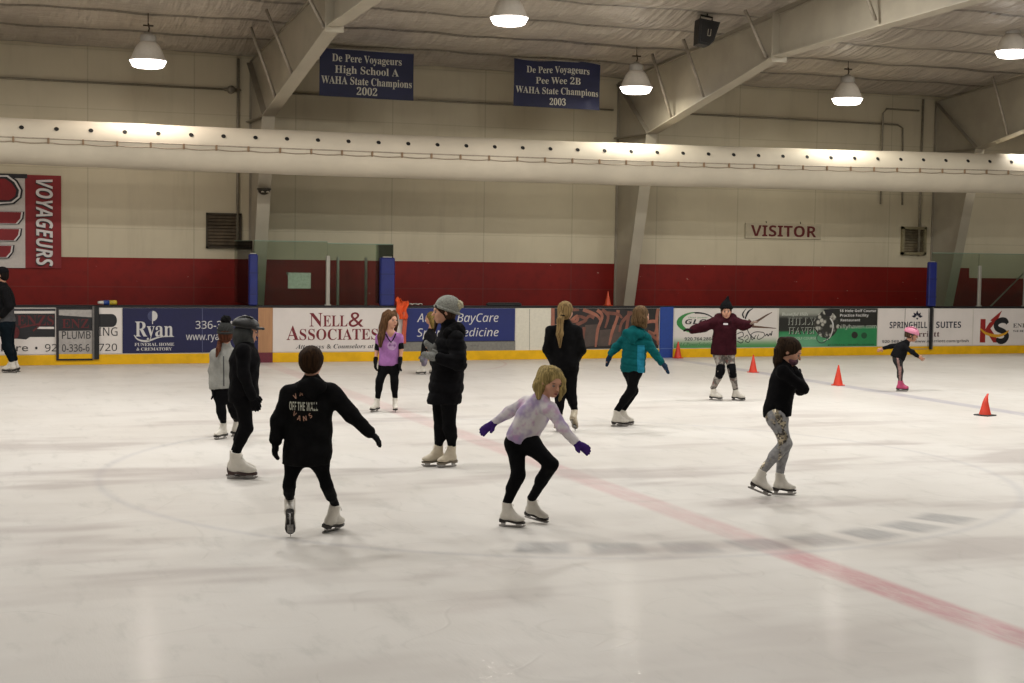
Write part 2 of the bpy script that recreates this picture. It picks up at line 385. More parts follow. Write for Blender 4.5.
vs = thing('visitor_sign', (12.36, WALL-.02, 2.72)); tag(vs, 'white sign with dark red VISITOR lettering on the far wall', 'sign')
b = MB(); b.box(-1.0, 1.0, -.015, .02, -.175, .175, .006); b.build('sign_board', M('b3a992', .5, var=.05), vs)
maroon = M('5e1518', .6, var=.08)
letters('VISITOR', 'bold', -.86, .86, -.125, .25, maroon, vs, -.019)
for sx in (-.45, .45): MB().tube([(sx, 0, .17), (sx, .02, .22)], .012, 6).build('hook', M('4a443a', .5, .5), vs)

# the big cloth banner at the left
bn = thing('wall_banner', (-3.54, WALL-.03, 1.71)); tag(bn, 'large white and red banner reading VOYAGEURS high on the left wall', 'banner')
def cloth(x0, x1, z0, z1, amp, nx=40, nz=20, ph=0.):
    return grid(nx, nz, lambda u, w: (x0+(x1-x0)*u, amp*(math.sin(u*9+ph)+.6*math.sin(u*17+w*3+ph))*(1.05-w), z0+(z1-z0)*w))
v, f = cloth(-3.4, -.66, 0, 1.73, .008); link('white_panel', mesh(v, f, True), bn, M('bcb6b0', .7, var=.04))
v, f = cloth(-.66, 0, 0, 1.77, .008); link('red_panel', mesh(v, f, True), bn, M('7c1218', .6, var=.1, scale=3.))
b = MB(); b.box(-3.4, -.62, -.012, -.002, 1.70, 1.78); b.build('black_hem', M('101018', .6), bn)
wt = M('cfcac8', .6, var=.05); blk = M('14141a', .5, var=.1)
def vert(X, Y, Z):   # reading downwards
    return -.36+(Z)*1., Y, 1.70-(X)
o = letters('VOYAGEURS', 'bital', .03, 1.68, -.13, .30, wt, bn, -.028, bend=lambda X, Y, Z: (-.33+Z, Y, 1.72-X))
sh = letters('VOYAGEURS', 'bital', .05, 1.70, -.14, .30, blk, bn, -.024, name='letter_shadow', bend=lambda X, Y, Z: (-.33+Z, Y, 1.72-X))
redp = M('7c1218', .6, var=.1, scale=3.)
def bpoly(pts, mat, y, name): return link(name, mesh([(p[0], y, p[1]) for p in pts], [tuple(range(len(pts)))]), bn, mat)
def ring(poly, k):   # grow a polygon about its centre
    c = np.mean(np.array(poly), 0); return [tuple(c+(np.array(p)-c)*1.+k*(np.array(p)-c)/np.linalg.norm(np.array(p)-c)) for p in poly]
drop = [(-1.9, 1.68), (-1.02, 1.68), (-.90, 1.60), (-.82, 1.47), (-.84, 1.36), (-.95, 1.28), (-1.2, 1.28), (-1.9, 1.28)]
for k, mt, yy in ((.12, blk, -.020), (.085, wt, -.022), (.05, blk, -.024), (.0, redp, -.026)): bpoly(ring(drop, k), mt, yy, 'emblem')
for zt, xr in ((1.06, -.72), (.74, -.76), (.42, -.90)):
    q = [(-1.9, zt), (xr, zt), (xr-.02, zt-.12), (xr-.10, zt-.22), (-1.9, zt-.22)]
    for k, mt, yy in ((.05, blk, -.0202), (.02, wt, -.0222), (-.01, redp, -.0262)): bpoly(ring(q, k), mt, yy, 'emblem')

# two blue championship banners hanging from the ceiling
blue = M('0a1036', .65, var=.15, scale=3., bump=.1, bscale=8.)
cream = M('b9b6a8', .7, var=.05)
def champ(x0, x1, zt, zb, lab, lines, ph, tilt, wind):
    y = 14.5; r = thing('championship_banner', ((x0+x1)/2, y, zb)); tag(r, lab, 'banner', 'blue championship banners under the ceiling'); w = (x1-x0)/2; h = zt-zb
    def P(X, Z):
        u = (X+w)/(2*w); t = Z/h
        return X, .012*math.sin(u*11+ph)+.01*math.sin(u*5+t*4+ph)+wind*math.exp(-((u-.86)**2/.01+(t-.1)**2/.06))*-.05, Z + tilt*X - wind*.03*math.sin(u*7)*t
    v, f = grid(48, 24, lambda u, t: P(-w+2*w*u, h*t)); link('cloth', mesh(v, f, True), r, blue)
    for s, l, rr, z0, hh in lines:
        def bend(X, Y, Z):
            q = [P(a, c) for a, c in zip(X, Z)]; return np.array([a[0] for a in q]), np.array([a[1]-.006 for a in q]), np.array([a[2] for a in q])
        letters(s, 'serif', -w+2*w*l, -w+2*w*rr, h*z0, h*hh, cream, r, 0., bend=bend)
    b = MB(); b.tube([(-w, 0, h+.01-tilt*w), (w, 0, h+.01+tilt*w)], .012, 6); b.build('rod', steel_d, r)
    for sx in (-w*.9, w*.9): MB().tube([(sx, 0, h+tilt*sx), (sx, 0, ceil_z(y)-zb)], .005, 5).build('hanging_cord', steel_d, r)
champ(1.04, 2.90, 5.96, 5.06, 'blue banner reading High School A 2002, beside the left steel frame',
      [('De Pere Voyageurs', .13, .87, .74, .155), ('High School A', .16, .84, .50, .155), ('WAHA State Champions', .02, .98, .27, .155), ('2002', .39, .61, .06, .155)], .4, -.006, 0.)
champ(4.99, 6.86, 6.0, 5.06, 'blue banner reading Pee Wee 2B 2003, hung in the middle below the ceiling',
      [('De Pere Voyageurs', .14, .87, .74, .14), ('Pee Wee 2B', .245, .77, .51, .14), ('WAHA State Champions', .02, .98, .29, .14), ('2003', .41, .60, .06, .14)], 1.9, -.003, 1.)

# ---- the long cloth air duct
duct_m = M('cbc2b0', .7, var=.06, scale=1.2, bump=.15, bscale=3.)
YD = 13.9
def dz(x): return 3.93 + .0006*(x-1.)**2*.9
def dr(x): return .40+.0018*(x+4.7)
dt = thing('air_duct', (0, YD, 0)); tag(dt, 'long cream cloth air duct with a row of small holes across the hall', 'air duct')
n = 32; nx = 140
v = []; f = []
for i in range(nx+1):
    x = -13.5+(29.5+13.5)*i/nx; rr = dr(x)*(1+.008*math.sin(x*1.9)+.006*math.sin(x*4.7))
    for k in range(n):
        a = 2*math.pi*k/n; v.append((x, rr*math.cos(a), dz(x)+rr*math.sin(a)))
f = [(i*n+k, (i+1)*n+k, (i+1)*n+(k+1) % n, i*n+(k+1) % n) for i in range(nx) for k in range(n)]
b = MB(); b.add(v, f, True); b.build('duct_cloth', duct_m, dt)
hole = M('0c0a08', .8, var=0.)
hm = MB().lathe([(0, .004), (.030, .004), (.038, .008), (.042, 0.0)], 12).mesh()
hm.materials.append(hole)
clipm = M('8a7258', .6, var=.1)
cm = MB().box(-.018, .018, -.02, .02, -.05, .05, .006).mesh(); cm.materials.append(clipm)
a_h, a_c = R_(180-33), R_(180+2)
for i in range(44):
    x = -4.4-.577*3+i*.577
    o = link('air_hole', hm, dt); rr = dr(x)*1.004
    o.location = (x, rr*math.cos(a_h), dz(x)+rr*math.sin(a_h)); o.rotation_euler = (R_(90-33), 0, 0)
    o = link('hanger_clip', cm, dt); rr = dr(x)*1.02
    o.location = (x-.14, rr*math.cos(a_c), dz(x)+rr*math.sin(a_c)+.02); o.rotation_euler = (0, 0, 0)
pts = []
for i in range(45*4):
    x = -4.54-.577*3+i*.577/4; rr = dr(x)*1.02; pts.append((x, rr*math.cos(a_c), dz(x)+rr*math.sin(a_c)-.012-.02*math.sin(math.pi*((i % 4)/4))))
b = MB(); b.tube(pts, .009, 5); b.build('hanger_wire', M('978a78', .6), dt)
b = MB(); b.tube([(x, y*1.005, z) for x, y, z in [(-13+i*.6, dr(-13+i*.6)*math.cos(R_(180-6)), dz(-13+i*.6)+dr(-13+i*.6)*math.sin(R_(180-6))) for i in range(70)]], .012, 5); b.build('seam', M('a3998a', .7), dt)

# ---- high bay lamps
shade_m = M('dcd6cc', .35, var=.04, spec=.5)
lens_m = EM('fff6ec', 6.)
hous_m = M('a9a59e', .4, .1, var=.05)
hook_m = M('4a4038', .5, .5)
LAMPS = []
def lamp(x, y, zb, lab, power=0, big=1.):
    r = thing('high_bay_lamp', (x, y, zb)); tag(r, lab, 'ceiling lamp', 'high bay lamps under the ceiling'); k = big
    MB().lathe([(0, -.02*k), (.22*k, -.018*k), (.265*k, .0), (.32*k, .10*k), (.30*k, .104*k), (0, .104*k)], 32).build('lens', lens_m, r)
    MB().lathe([(.318*k, .098*k), (.332*k, .108*k), (.31*k, .13*k), (.285*k, .17*k), (.25*k, .26*k), (.215*k, .34*k), (.16*k, .41*k), (.135*k, .43*k), (0, .43*k)], 32).build('shade', shade_m, r)
    MB().lathe([(0, .43*k), (.135*k, .43*k), (.142*k, .45*k), (.142*k, .53*k), (.12*k, .56*k), (.07*k, .575*k), (.05*k, .60*k), (0, .60*k)], 24).build('housing', hous_m, r)
    b = MB(); top = ceil_z(y)-zb
    b.tube([(0, 0, .59*k), (.02, 0, .66*k), (0, 0, min(top, .75*k))], .014, 6); b.tube([(0, 0, .7*k), (0, 0, top)], .008, 5); b.box(-.09, .09, -.02, .02, .70*k, .725*k, .005); b.build('hook', hook_m, r)
    LAMPS.append((x, y, zb)); return r
lamp(-2.29, 13.4, 5.30, 'leftmost high bay lamp, lit, hanging above the air duct near the left wall')
lamp(7.15, 13.4, 5.33, 'lit high bay lamp hanging close to the middle steel frame')
lamp(12.02, 13.4, 5.35, 'lit high bay lamp hanging above the VISITOR sign')
lamp(3.18, 10.0, 5.95, 'lit high bay lamp at the top edge, above the second blue banner')
lamp(13.45, 10.0, 6.02, 'lit high bay lamp cut by the right edge of the photo')

# ---- loudspeaker under the ceiling
sp = thing('loudspeaker', (0, 0, 0)); tag(sp, 'black loudspeaker hung on a bracket beside the middle rafter', 'loudspeaker')
q = on_plane(705, 33, 1, 10.6); sp.location = tuple(q); sp.rotation_euler = (0, R_(6), R_(-12))
b = MB(); b.prism([(-.17, .22), (.21, .20), (.14, -.14), (.06, -.24), (-.14, -.23), (-.16, 0)], 1, -.17, .17); b.build('cabinet', M('0e0c0b', .6, var=.2), sp)
b = MB(); b.prism([(-.13, .18), (.17, .165), (.11, -.13), (.05, -.2), (-.11, -.19)], 1, -.18, -.168); b.build('grille', M('1c1a18', .5, .4, var=.3, scale=90.), sp)
b = MB(); b.tube([(-.12, 0, .22), (-.12, 0, .30), (.10, 0, .29), (.10, 0, .2)], .018, 6); b.tube([(0, 0, .29), (0, 0, ceil_z(10.6)-q[2])], .014, 6); b.build('bracket', M('151312', .5, .4), sp)
b = MB(); b.box(.0, .012, -.184, -.179, -.07, .05); b.box(.0, .05, -.184, -.179, -.075, -.06); b.box(.05, .062, -.184, -.179, -.07, .05); b.build('badge', M('8a8272', .4, .6), sp)

# ---- half-dome sensor on the left column
q = on_plane(264, 190, 1, 14.93)
s = thing('dome_camera', tuple(q)); tag(s, 'small dark dome camera fixed on the left steel column under the duct', 'camera')
MB().lathe([(0, -.1), (.06, -.085), (.11, -.04), (.125, 0), (.14, .005), (.14, .03), (0, .03)], 20).build('dome', M('3c3830', .3, .1), s)
MB().box(-.13, .13, -.02, .18, .03, .06, .006).build('mount', M('9a9282', .5), s)
for sx in (-.05, .05): MB().lathe([(0, .03), (.028, .02), (.03, 0)], 10, (sx, -.115, -.05)).build('lens', M('c8c0b0', .3), s)

# ------------------------------------------------------------------ dasher boards and their adverts
white_b = M('c9c4bb', .45, var=.05, scale=3., spec=.4)
yellow = M('dcaa06', .4, var=.1, scale=4., spec=.4)
capm = M('17161a', .5, var=.2)
st(MB().box(X0, X1, WB+.004, WB+.09, 0, 1.035).build('wall_front', white_b))
st(MB().box(X0, X1, WB-.012, WB+.13, 1.035, 1.08, .012).build('trim_1', capm))
st(MB().box(X0, X1, WB-.014, WB, 0, .185, .004).build('baseboard_front', yellow))
def panel(name, x0, x1, z0, z1, mat, lab, cat='advertisement', t=.004):
    r = thing(name, ((x0+x1)/2, WB, z0)); tag(r, lab, cat)
    o = MB().box(x0, x1, WB-t, WB, z0, z1).build('panel', mat)
    return r, o
def attach(r, objs):
    """parent finished pieces (given in world space) to their thing"""
    inv = Matrix.Translation(-Vector(r.location))
    for o in objs:
        o.parent = r; o.data.transform(inv)
class Ad:
    def __init__(s, x0, x1, mat, lab, z0=.20, z1=1.03, name='advert_panel', cat='advertisement'):
        s.r, p = panel(name, x0, x1, z0, z1, mat, lab, cat); s.o = [p]
    def L(s, *a, **k): o = letters_px(*a, parent=None, **k); s.o.append(o); return o
    def S(s, *a, **k): o = stroke(*a, parent=None, **k); s.o.append(o); return o
    def F(s, *a, **k): o = fill(*a, parent=None, **k); s.o.append(o); return o
    def done(s): attach(s.r, s.o); return s.r
P_white = M('d6cfca', .4, var=.04, scale=2.); P_navy = M('0b0f40', .6, var=.08, scale=2.); P_blue = M('142262', .6, var=.08, scale=2.)
ink = M('17171c', .5, var=.05); inkg = M('34343a', .5, var=.05); redink = M('6e1320', .5, var=.05); darkred = M('571318', .5, var=.1); pale = M('c6c4c2', .5, var=.03)

# plumbing advert (the gate in it is a thing of its own)
a = Ad(-7.2, bx(121.5), P_white, 'white plumbing advert with black band on the boards at the far left')
a.F([(-60, 308.5), (55.5, 308.5), (55.5, 311), (-60, 311)], inkg)
a.F(arcpts(112, 320.5, 5, 6.5, -90, 90, 8)+[(98, 327), (98, 314)], ink)
a.F([(-60, 313.5), (55, 313.5), (55, 337), (30, 337), (26, 339.5), (14, 338.5), (10, 336.5), (-60, 336.5)], ink)
a.F([(37, 326.7), (54, 326.8), (54, 329), (37, 328.8)], P_white, y=WB-.008)
a.F(arcpts(14, 332.5, 5.5, 6.5, 0, 350, 18), darkred, y=WB-.007)
a.L('LORENZS', 'serif', -14, 315.5, 54, 325.5, darkred, y=WB-.009)
a.S([(20, 327.5), (33, 325), (40, 324.5), (33, 331)], .03, darkred, y=WB-.008)
a.L('PLUMBING', 'msans', 61, 327.6, 117.5, 336, ink, y=WB-.008)
a.L('De Pere', 'sans', -22, 344, 28, 351.6, ink, y=WB-.008)
a.F(arcpts(36.3, 348, 1.3, 1.3, 0, 340, 12), ink, y=WB-.008)
a.L('920-336-6720', 'msans', 45, 344.2, 117, 351.4, ink, y=WB-.008)
a.done()

def gate_leaf(px0, px1, lab):
    x0, x1 = bx(px0), bx(px1); r = thing('rink_gate', (x0, WB, 0)); tag(r, lab, 'gate'); return r, x1-x0
g, w = gate_leaf(56, 92.1, 'gate in the boards at the left, slightly ajar in the plumbing advert')
yy = -.035
MB().box(0, w, yy, yy+.02, .11, 1.03, .006).build('leaf', M('a39e9a', .45, var=.1), g)
MB().box(.0, .045, yy-.012, yy, .09, 1.04).build('hinge_edge', M('1b1418', .5), g)
MB().box(.045, w, yy-.006, yy, .11, .20).build('kick_strip', yellow, g)
MB().box(.0, w, yy-.008, yy, .085, .115).build('bottom_gap', M('0f0e10', .6), g)
link('black_band', mesh([(p[0], yy-.004, p[1]) for p in ((.045, .62), (w, .62), (w, .86), (.045, .90))], [(0, 1, 2, 3)]), g, ink)
link('black_band', mesh([(p[0], yy-.004, p[1]) for p in ((.045, 1.0), (w, 1.0), (w, 1.035), (.045, 1.035))], [(0, 1, 2, 3)]), g, ink)
letters('ENZ', 'serif', .10, w-.06, .67, .16, darkred, g, yy-.007)
letters('PLUMB', 'msans', .10, w-.03, .475, .135, ink, g, yy-.007)
letters('0-336-6', 'msans', .10, w-.05, .245, .13, ink, g, yy-.007)
pm = M('101013', .45, var=.1); pg = M('6f6c6a', .4, .4)
p = thing('gate_post', (bx(96), WB, 0)); tag(p, 'dark post closing the gate in the plumbing advert', 'post')
MB().box(-.035, .05, -.06, -.013, .10, 1.06, .006).build('post_body', pm, p); MB().box(-.068, -.035, -.062, -.013, .10, 1.06).build('metal_face', pg, p)

# Ryan advert
a = Ad(bx(122.5), bx(258.2), P_navy, 'navy blue funeral home advert reading Ryan on the boards left of the tan panel')
a.L('Ryan', 'serif', 135, 321.5, 173, 336.5, pale); a.L('FUNERAL HOME', 'serif', 134.5, 343, 174, 346, pale); a.L('& CREMATORY', 'serif', 136.5, 347.6, 172, 350.6, pale)
a.F(arcpts(152.5, 316, 5, 5.2, -90, 90, 10), pale); a.F(arcpts(152.5, 316, 5, 5.2, 90, 270, 10), M('3a3f62', .5), y=WB-.005)
a.S([(152.5, 312), (152.5, 324)], .015, pale)
a.S([(134, 335), (138, 339.5), (147, 341), (160, 337), (174, 336.5)], [.012, .025, .04, .02, .008], pale)
a.S([(202.3, 306.5), (202.3, 353)], .008, M('5a5f80', .5), y=WB-.007)
a.L('336-3811', 'msans', 195.5, 321, 238, 328.7, pale); a.L('www.ryanfh.com', 'msans', 186, 333, 250, 340, pale)
a.done()
a = Ad(bx(258.3), bx(272.7), M('a67b56', .5, var=.12, scale=2., stretch=(8, 8, .6)), 'tan upright board panel with maroon foot at the centre line', .185, 1.035, 'centre_line_panel', 'board panel')
a.o.append(MB().box(bx(258.3), bx(272.7), WB-.018, WB, 0, .19).build('kick_strip', M('63202f', .45, var=.1))); a.done()

# Nell & Associates
a = Ad(bx(273), bx(402.5), P_white, 'white advert with red serif lettering Nell and Associates')
a.L('N', 'serif', 309.5, 313, 322.5, 326.5, redink); a.L('ELL', 'serif', 323, 315.5, 347.5, 326.5, redink); a.L('&', 'serif', 348.5, 312, 363.5, 326.8, redink)
a.L('A', 'serif', 286.5, 326, 299, 340, redink); a.L('SSOCIATES', 'serif', 299.5, 329.2, 378, 340, redink)
a.L('Attorneys & Counselors at Law', 'ital', 295.5, 344.5, 388, 348.8, ink); a.done()

# BayCare
a = Ad(bx(403.2), bx(515), P_blue, 'blue sports medicine advert with white lettering behind the woman in the long coat')
a.F([(403.2, 341.5), (515, 340.6), (515, 350.5), (403.2, 351.5)], M('77756e', .5)); a.F([(403.2, 342.2), (515, 341.3), (515, 340.6), (403.2, 341.5)], ink, y=WB-.007)
a.L('Aurora BayCare', 'ssans', 417, 313.5, 498.5, 322, pale); a.L('Sports Medicine', 'ssans', 417, 328.5, 498.5, 336.6, pale)
a.L('services', 'sans', 470, 344.5, 479, 346.5, M('55534e', .5)); a.done()
a = Ad(bx(516), bx(550.5), M('d2cdbd', .4, var=.04), 'plain cream board panels with a thin seam, right of the blue advert', .185, 1.03, 'board_panel', 'board panel')
a.S([(529.5, 309), (529.5, 352)], .012, M('8d8a80', .5)); a.done()

# photo panel: a row of bare legs kicked high on a dark stage
dk = M('1f1a19', .5, var=.4, scale=2.); sk = M('8f5a48', .5, var=.2, scale=6.); sk2 = M('6f4336', .5, var=.2, scale=6.); gr = M('4a3e38', .5, var=.2, scale=5.)
a = Ad(bx(551), bx(659), dk, 'dark photo panel of bare legs on the boards, left of the blue panel')
a.F([(551, 308), (554.5, 308), (554.5, 352), (551, 352)], sk)
for q in ([(585, 325), (600, 324), (598, 345), (584, 347)], [(600, 330), (612, 329), (610, 346), (598, 346)], [(612, 325), (622, 325), (620, 342), (610, 345)]): a.F(q, gr, y=WB-.0052)
legs = [([(573, 309.5), (579, 310)], 1), ([(571, 321), (577, 316), (577, 320.5), (572, 322)], 0), ([(576, 325), (586, 320), (582, 317), (578, 316)], 1), ([(584, 327), (583, 342)], 1),
        ([(583, 309.5), (596, 315), (600, 320)], 0), ([(597, 310), (602, 316), (597.5, 330), (595.5, 347)], 0), ([(602, 309.5), (608, 316), (605, 328)], 1),
        ([(618, 310), (617, 318), (612, 332), (609, 345)], 0), ([(632, 312), (622, 322), (619, 332)], 1), ([(646, 322), (656, 322), (655, 333), (648, 331)], 0), ([(648, 332), (657, 340), (657, 344)], 1), ([(658, 309), (656.5, 320), (658, 345)], 0),
        ([(605, 313), (617, 314), (622, 318)], 1), ([(594, 318), (589, 316), (584, 322)], 1), ([(629, 311), (626, 330), (622, 344)], 1)]
for i, (q, c) in enumerate(legs): a.S(q, [.075]+[.065]*(len(q)-2)+[.04], sk2 if c else sk, y=WB-.0055-.0003*i)
a.done()
a = Ad(bx(659.6), bx(673), M('1b3c86', .45, var=.06), 'upright blue board panel at the blue line behind an orange cone', .0, 1.06, 'blue_line_panel', 'board panel')
a.o[0].data.transform(Matrix.Translation((0, -.014, 0))); a.S([(659.6, 348.5), (673, 348.3)], .012, M('53699a', .5), y=WB-.02); a.done()

# power company advert
grn = M('2f7d3a', .5, var=.1)
t = NT('printed_fade'); z = t.xyz(t.obj())[2]; t.base(t.mix(t.step(z, .02, .26), lin('4b8a50'), lin('d0cac4'))); t.set(rough=.4); fadem = t.m
a = Ad(bx(674.2), bx(777), fadem, 'white and green advert with an oval logo and antler drawing behind the child in maroon')
def ribbon(pts_o, pts_i, mat, y): a.F(pts_o+pts_i[::-1], mat, y=y)
ribbon(arcpts(696, 322.5, 19.5, 10.5, 95, 262, 20), arcpts(697.5, 322, 15.5, 9.3, 95, 262, 20), grn, WB-.006)
ribbon(arcpts(696, 322.5, 19.5, 10.5, 262, 335, 14), arcpts(697.5, 323, 17, 9.4, 262, 335, 14), ink, WB-.0062)
a.L('GLC', 'bital', 685, 319.3, 706, 324.2, ink); a.L('clean power', 'sans', 688, 316.5, 708, 318.2, grn)
a.L('920.764.2804', 'bold', 684.5, 337.4, 714, 340.6, inkg); a.L('GLCPowerSolutions', 'ital', 676.5, 342.6, 716, 346, M('3f6a44', .5))
br = M('5c4438', .5, var=.1)
a.S([(752, 323), (758, 320.5), (766, 315.5), (772, 312.2)], [.05, .05, .035, .01], br); a.S([(752, 326.5), (762, 327.2), (776, 328.3)], [.05, .035, .012], br)
a.S([(744, 318), (742.5, 314), (746, 308.6)], [.03, .035, .008], ink); a.S([(745, 319), (748, 312), (753, 308.4)], [.03, .045, .008], ink); a.S([(748, 320), (751, 323), (753, 326)], .07, br)
a.S([(747, 329), (750, 335), (755, 339)], .02, ink)
a.S([(737, 334), (742, 332), (743, 336), (738, 338), (743, 340), (741, 343), (737, 341)], .018, ink, y=WB-.0064)
a.S([(744, 338), (747, 335), (748, 338.5), (745, 341), (749, 342), (751, 335), (752, 340), (756, 335)], .016, ink, y=WB-.0066)
a.S([(750, 335), (755, 332), (763, 332.5), (764, 336), (760, 339), (757, 338.5), (758.5, 334.5)], .016, ink, y=WB-.0068)
a.S([(765, 336), (767, 334), (768, 336), (770, 333.5), (771, 335.5), (772, 331)], .022, ink, y=WB-.007)
a.done()

# golf course advert
t = NT('printed_course'); v = t.obj(); x, y, z = t.xyz(v)
nz = t.noise(v, 5., 3., .6)
hill = t.math('ADD', .38, t.math('MULTIPLY', t.math('SINE', t.math('MULTIPLY', x, 1.4)), .05))
c = t.mix(t.step(z, t.math('SUBTRACT', hill, .03), t.math('ADD', hill, .03)), t.mix(nz, lin('1c6b40'), lin('2f8a55')), lin('22231f'))
c = t.mix(t.math('MULTIPLY', t.math('MULTIPLY', t.step(z, .6, .75), t.math('SUBTRACT', 1., t.step(x, -.3, .1))), .75), c, lin('a5a89c'))
c = t.mix(t.math('MULTIPLY', t.step(t.math('SUBTRACT', hill, z), .0, .25), t.math('MULTIPLY', t.math('SUBTRACT', 1., t.step(x, -.5, .3)), .55)), c, lin('7db090'))
t.base(c); t.set(rough=.4); course = t.m
a = Ad(bx(779), bx(877.3), course, 'green and black golf course advert reading Hilly Haven on the boards')
t = NT('printed_ball'); v = t.obj(); vo = t.n('ShaderNodeTexVoronoi'); t.L(v, vo.inputs['Vector']); vo.inputs['Scale'].default_value = 9.
t.base(t.mix(t.step(vo.outputs[0], .25, .55), lin('b0aea4'), lin('2a2a26'))); t.set(rough=.4)
a.F(arcpts(826, 324.5, 12, 13.6, 0, 350, 26), t.m, y=WB-.0055)
a.F([(823.5, 309.5), (833.5, 309.5), (831, 316), (826, 316)], ink, y=WB-.0058)
a.S([(830, 318), (833, 325), (830, 337), (823, 341)], [.03, .03, .02, .01], pale, y=WB-.006); a.S([(822, 331), (829, 340)], .02, inkg, y=WB-.0061)
a.S(arcpts(821.5, 338, 5, 5, 0, 340, 16), .018, inkg, y=WB-.0062)
dki = M('24241f', .5); lg = M('b9bdb2', .5, var=.03)
for q, yy in ((((788.3, 318.3), (816.8, 325.5)), 0),): a.L('HILLY', 'serif', 788.5, 318.2, 816.5, 325.3, dki, y=WB-.0066); a.L('HILLY', 'serif', 788.1, 317.9, 816.1, 325.0, lg, y=WB-.0064)
a.L('HAVEN', 'serif', 789, 327.7, 819, 334.3, dki, y=WB-.0066); a.L('HAVEN', 'serif', 788.6, 327.4, 818.6, 334.0, lg, y=WB-.0064)
a.S([(788, 326.5), (822, 326.3)], .01, dki, y=WB-.0064); a.L('GOLF COURSE', 'sans', 794, 337, 816, 339.5, lg)
a.L('Beautiful Hills', 'ital', 781.5, 312.6, 808, 315.6, lg)
a.L('18 Hole Golf Course', 'bold', 839.5, 309.4, 876, 312, pale); a.L('Practice Facility', 'bold', 840, 314, 868.5, 316.6, pale); a.L('Restaurant', 'bold', 840.5, 318.9, 860, 321.3, pale)
a.L('hillyhaven.com', 'msans', 838, 324.6, 876.5, 328.4, lg)
a.F(arcpts(854.5, 335, 3.2, 3.4, 0, 340, 14), dki); a.F(arcpts(864, 335.5, 3, 3.2, 0, 340, 14), M('1c4a30', .5)); a.L('public welcome', 'sans', 828, 343.8, 874, 345.5, dki)
a.done()

# hotel advert
a = Ad(bx(878.2), bx(972.5), P_white, 'white hotel suites advert with a black flower mark at the right of the boards')
nav = M('1c1c30', .5)
for i, an in enumerate((-80, -40, 0, 40, 80)):
    cx, cy = 917, 317; r = 4.2 if an else 5; d = np.array([math.sin(R_(an)), -math.cos(R_(an))]); n = np.array([-d[1], d[0]])
    c0 = np.array([cx, cy])+d*1.; q = [c0, c0+d*r*.5+n*1.3, c0+d*(r+.6), c0+d*r*.5-n*1.3]; a.F([tuple(p) for p in q], nav, y=WB-.008)
a.F(arcpts(917, 318.6, 1., 1., 0, 340, 10), nav, y=WB-.008)
a.L('SPRINGHILL', 'bold', 889.5, 321.8, 927, 328.2, nav, y=WB-.008); a.L('SUITES', 'bold', 936, 321.6, 961, 327.9, nav, y=WB-.008)
a.L('Marriott', 'serif', 905, 331.5, 939.5, 336.8, M('4a1f22', .5), y=WB-.008); a.L('920-569-8500   www.marriott.com/grbsh', 'bold', 882, 340.2, 968.5, 342.8, inkg, y=WB-.008)
a.done()
g, w = gate_leaf(904.5, 928.2, 'narrow gate leaf outlined in the white hotel advert below the blue post')
jm = M('8d8a84', .5)
MB().box(0, .008, -.014, -.0095, .12, 1.03).build('left_edge', jm, g); MB().box(0, w, -.0185, -.0145, .12, .135).build('lower_edge', jm, g)
MB().box(w-.008, w, -.014, -.0095, .12, 1.03).build('right_edge', jm, g)
p = thing('gate_post', (bx(930), WB, 0)); tag(p, 'black gate post in the hotel advert under the right blue pad', 'post')
MB().box(-.03, .025, -.06, -.019, .12, 1.06, .006).build('post_body', pm, p); MB().box(.025, .055, -.058, -.019, .12, 1.06).build('metal_face', pg, p)

# KS advert
a = Ad(bx(973.5), bx(1080), P_white, 'white advert with a big red K and black S at the right edge')
ksr = M('8e1d18', .5, var=.05); ksy = M('c79320', .5)
a.F([(980.5, 319), (985.5, 319), (985, 342.5), (979.5, 342.5)], ksr); a.F([(985.3, 329), (989, 323), (999, 316.5), (992, 326.5), (988, 331), (985.3, 334)], ksr, y=WB-.0053)
a.F([(986, 331), (990, 328), (999.5, 342.5), (993, 342.5)], ksr, y=WB-.0056); a.F([(991, 319.5), (1002, 310.3), (998, 319), (993.5, 321), (990, 321)], ksr, y=WB-.0059)
a.S([(1007.5, 323.5), (1005, 320.5), (1000, 320.5), (996, 324), (997, 328.5), (1003, 331.5), (1006.5, 335.5), (1004.5, 340), (1000, 341.3), (996, 339)], [.08]+[.13]*8+[.08], ink, y=WB-.0062)
a.S([(980, 328.5), (986, 333.5), (996, 335.8), (1004, 334), (1008.5, 330.5)], [.03, .06, .07, .05, .03], ksy, y=WB-.0066)
a.L('ENERGY', 'serif', 1013, 323.5, 1040, 327.5, inkg); a.L('SERVICES', 'serif', 1013, 330, 1040, 332, inkg); a.done()

# ------------------------------------------------------------------ penalty box glass, posts, pads
def glass_mat():
    t = NT('rink_glass'); t.t.nodes.remove(t.b)
    g = t.n('ShaderNodeBsdfGlossy'); g.inputs[1].default_value = .02
    tr = t.n('ShaderNodeBsdfTransparent'); tr.inputs[0].default_value = lin('e4ece6')
    fr = t.n('ShaderNodeFresnel'); fr.inputs[0].default_value = 1.32
    df = t.n('ShaderNodeBsdfDiffuse'); df.inputs[0].default_value = lin('b9c6bc')
    m1 = t.n('ShaderNodeMixShader'); m1.inputs[0].default_value = .008; t.t.links.new(tr.outputs[0], m1.inputs[1]); t.t.links.new(df.outputs[0], m1.inputs[2])
    m2 = t.n('ShaderNodeMixShader'); t.t.links.new(fr.outputs[0], m2.inputs[0]); t.t.links.new(m1.outputs[0], m2.inputs[1]); t.t.links.new(g.outputs[0], m2.inputs[2])
    t.t.links.new(m2.outputs[0], t.out.inputs[0]); return t.m
GL = glass_mat(); edge_m = M('6f8a7c', .2, spec=.8); alu = M('a9a69c', .35, .5, var=.05)
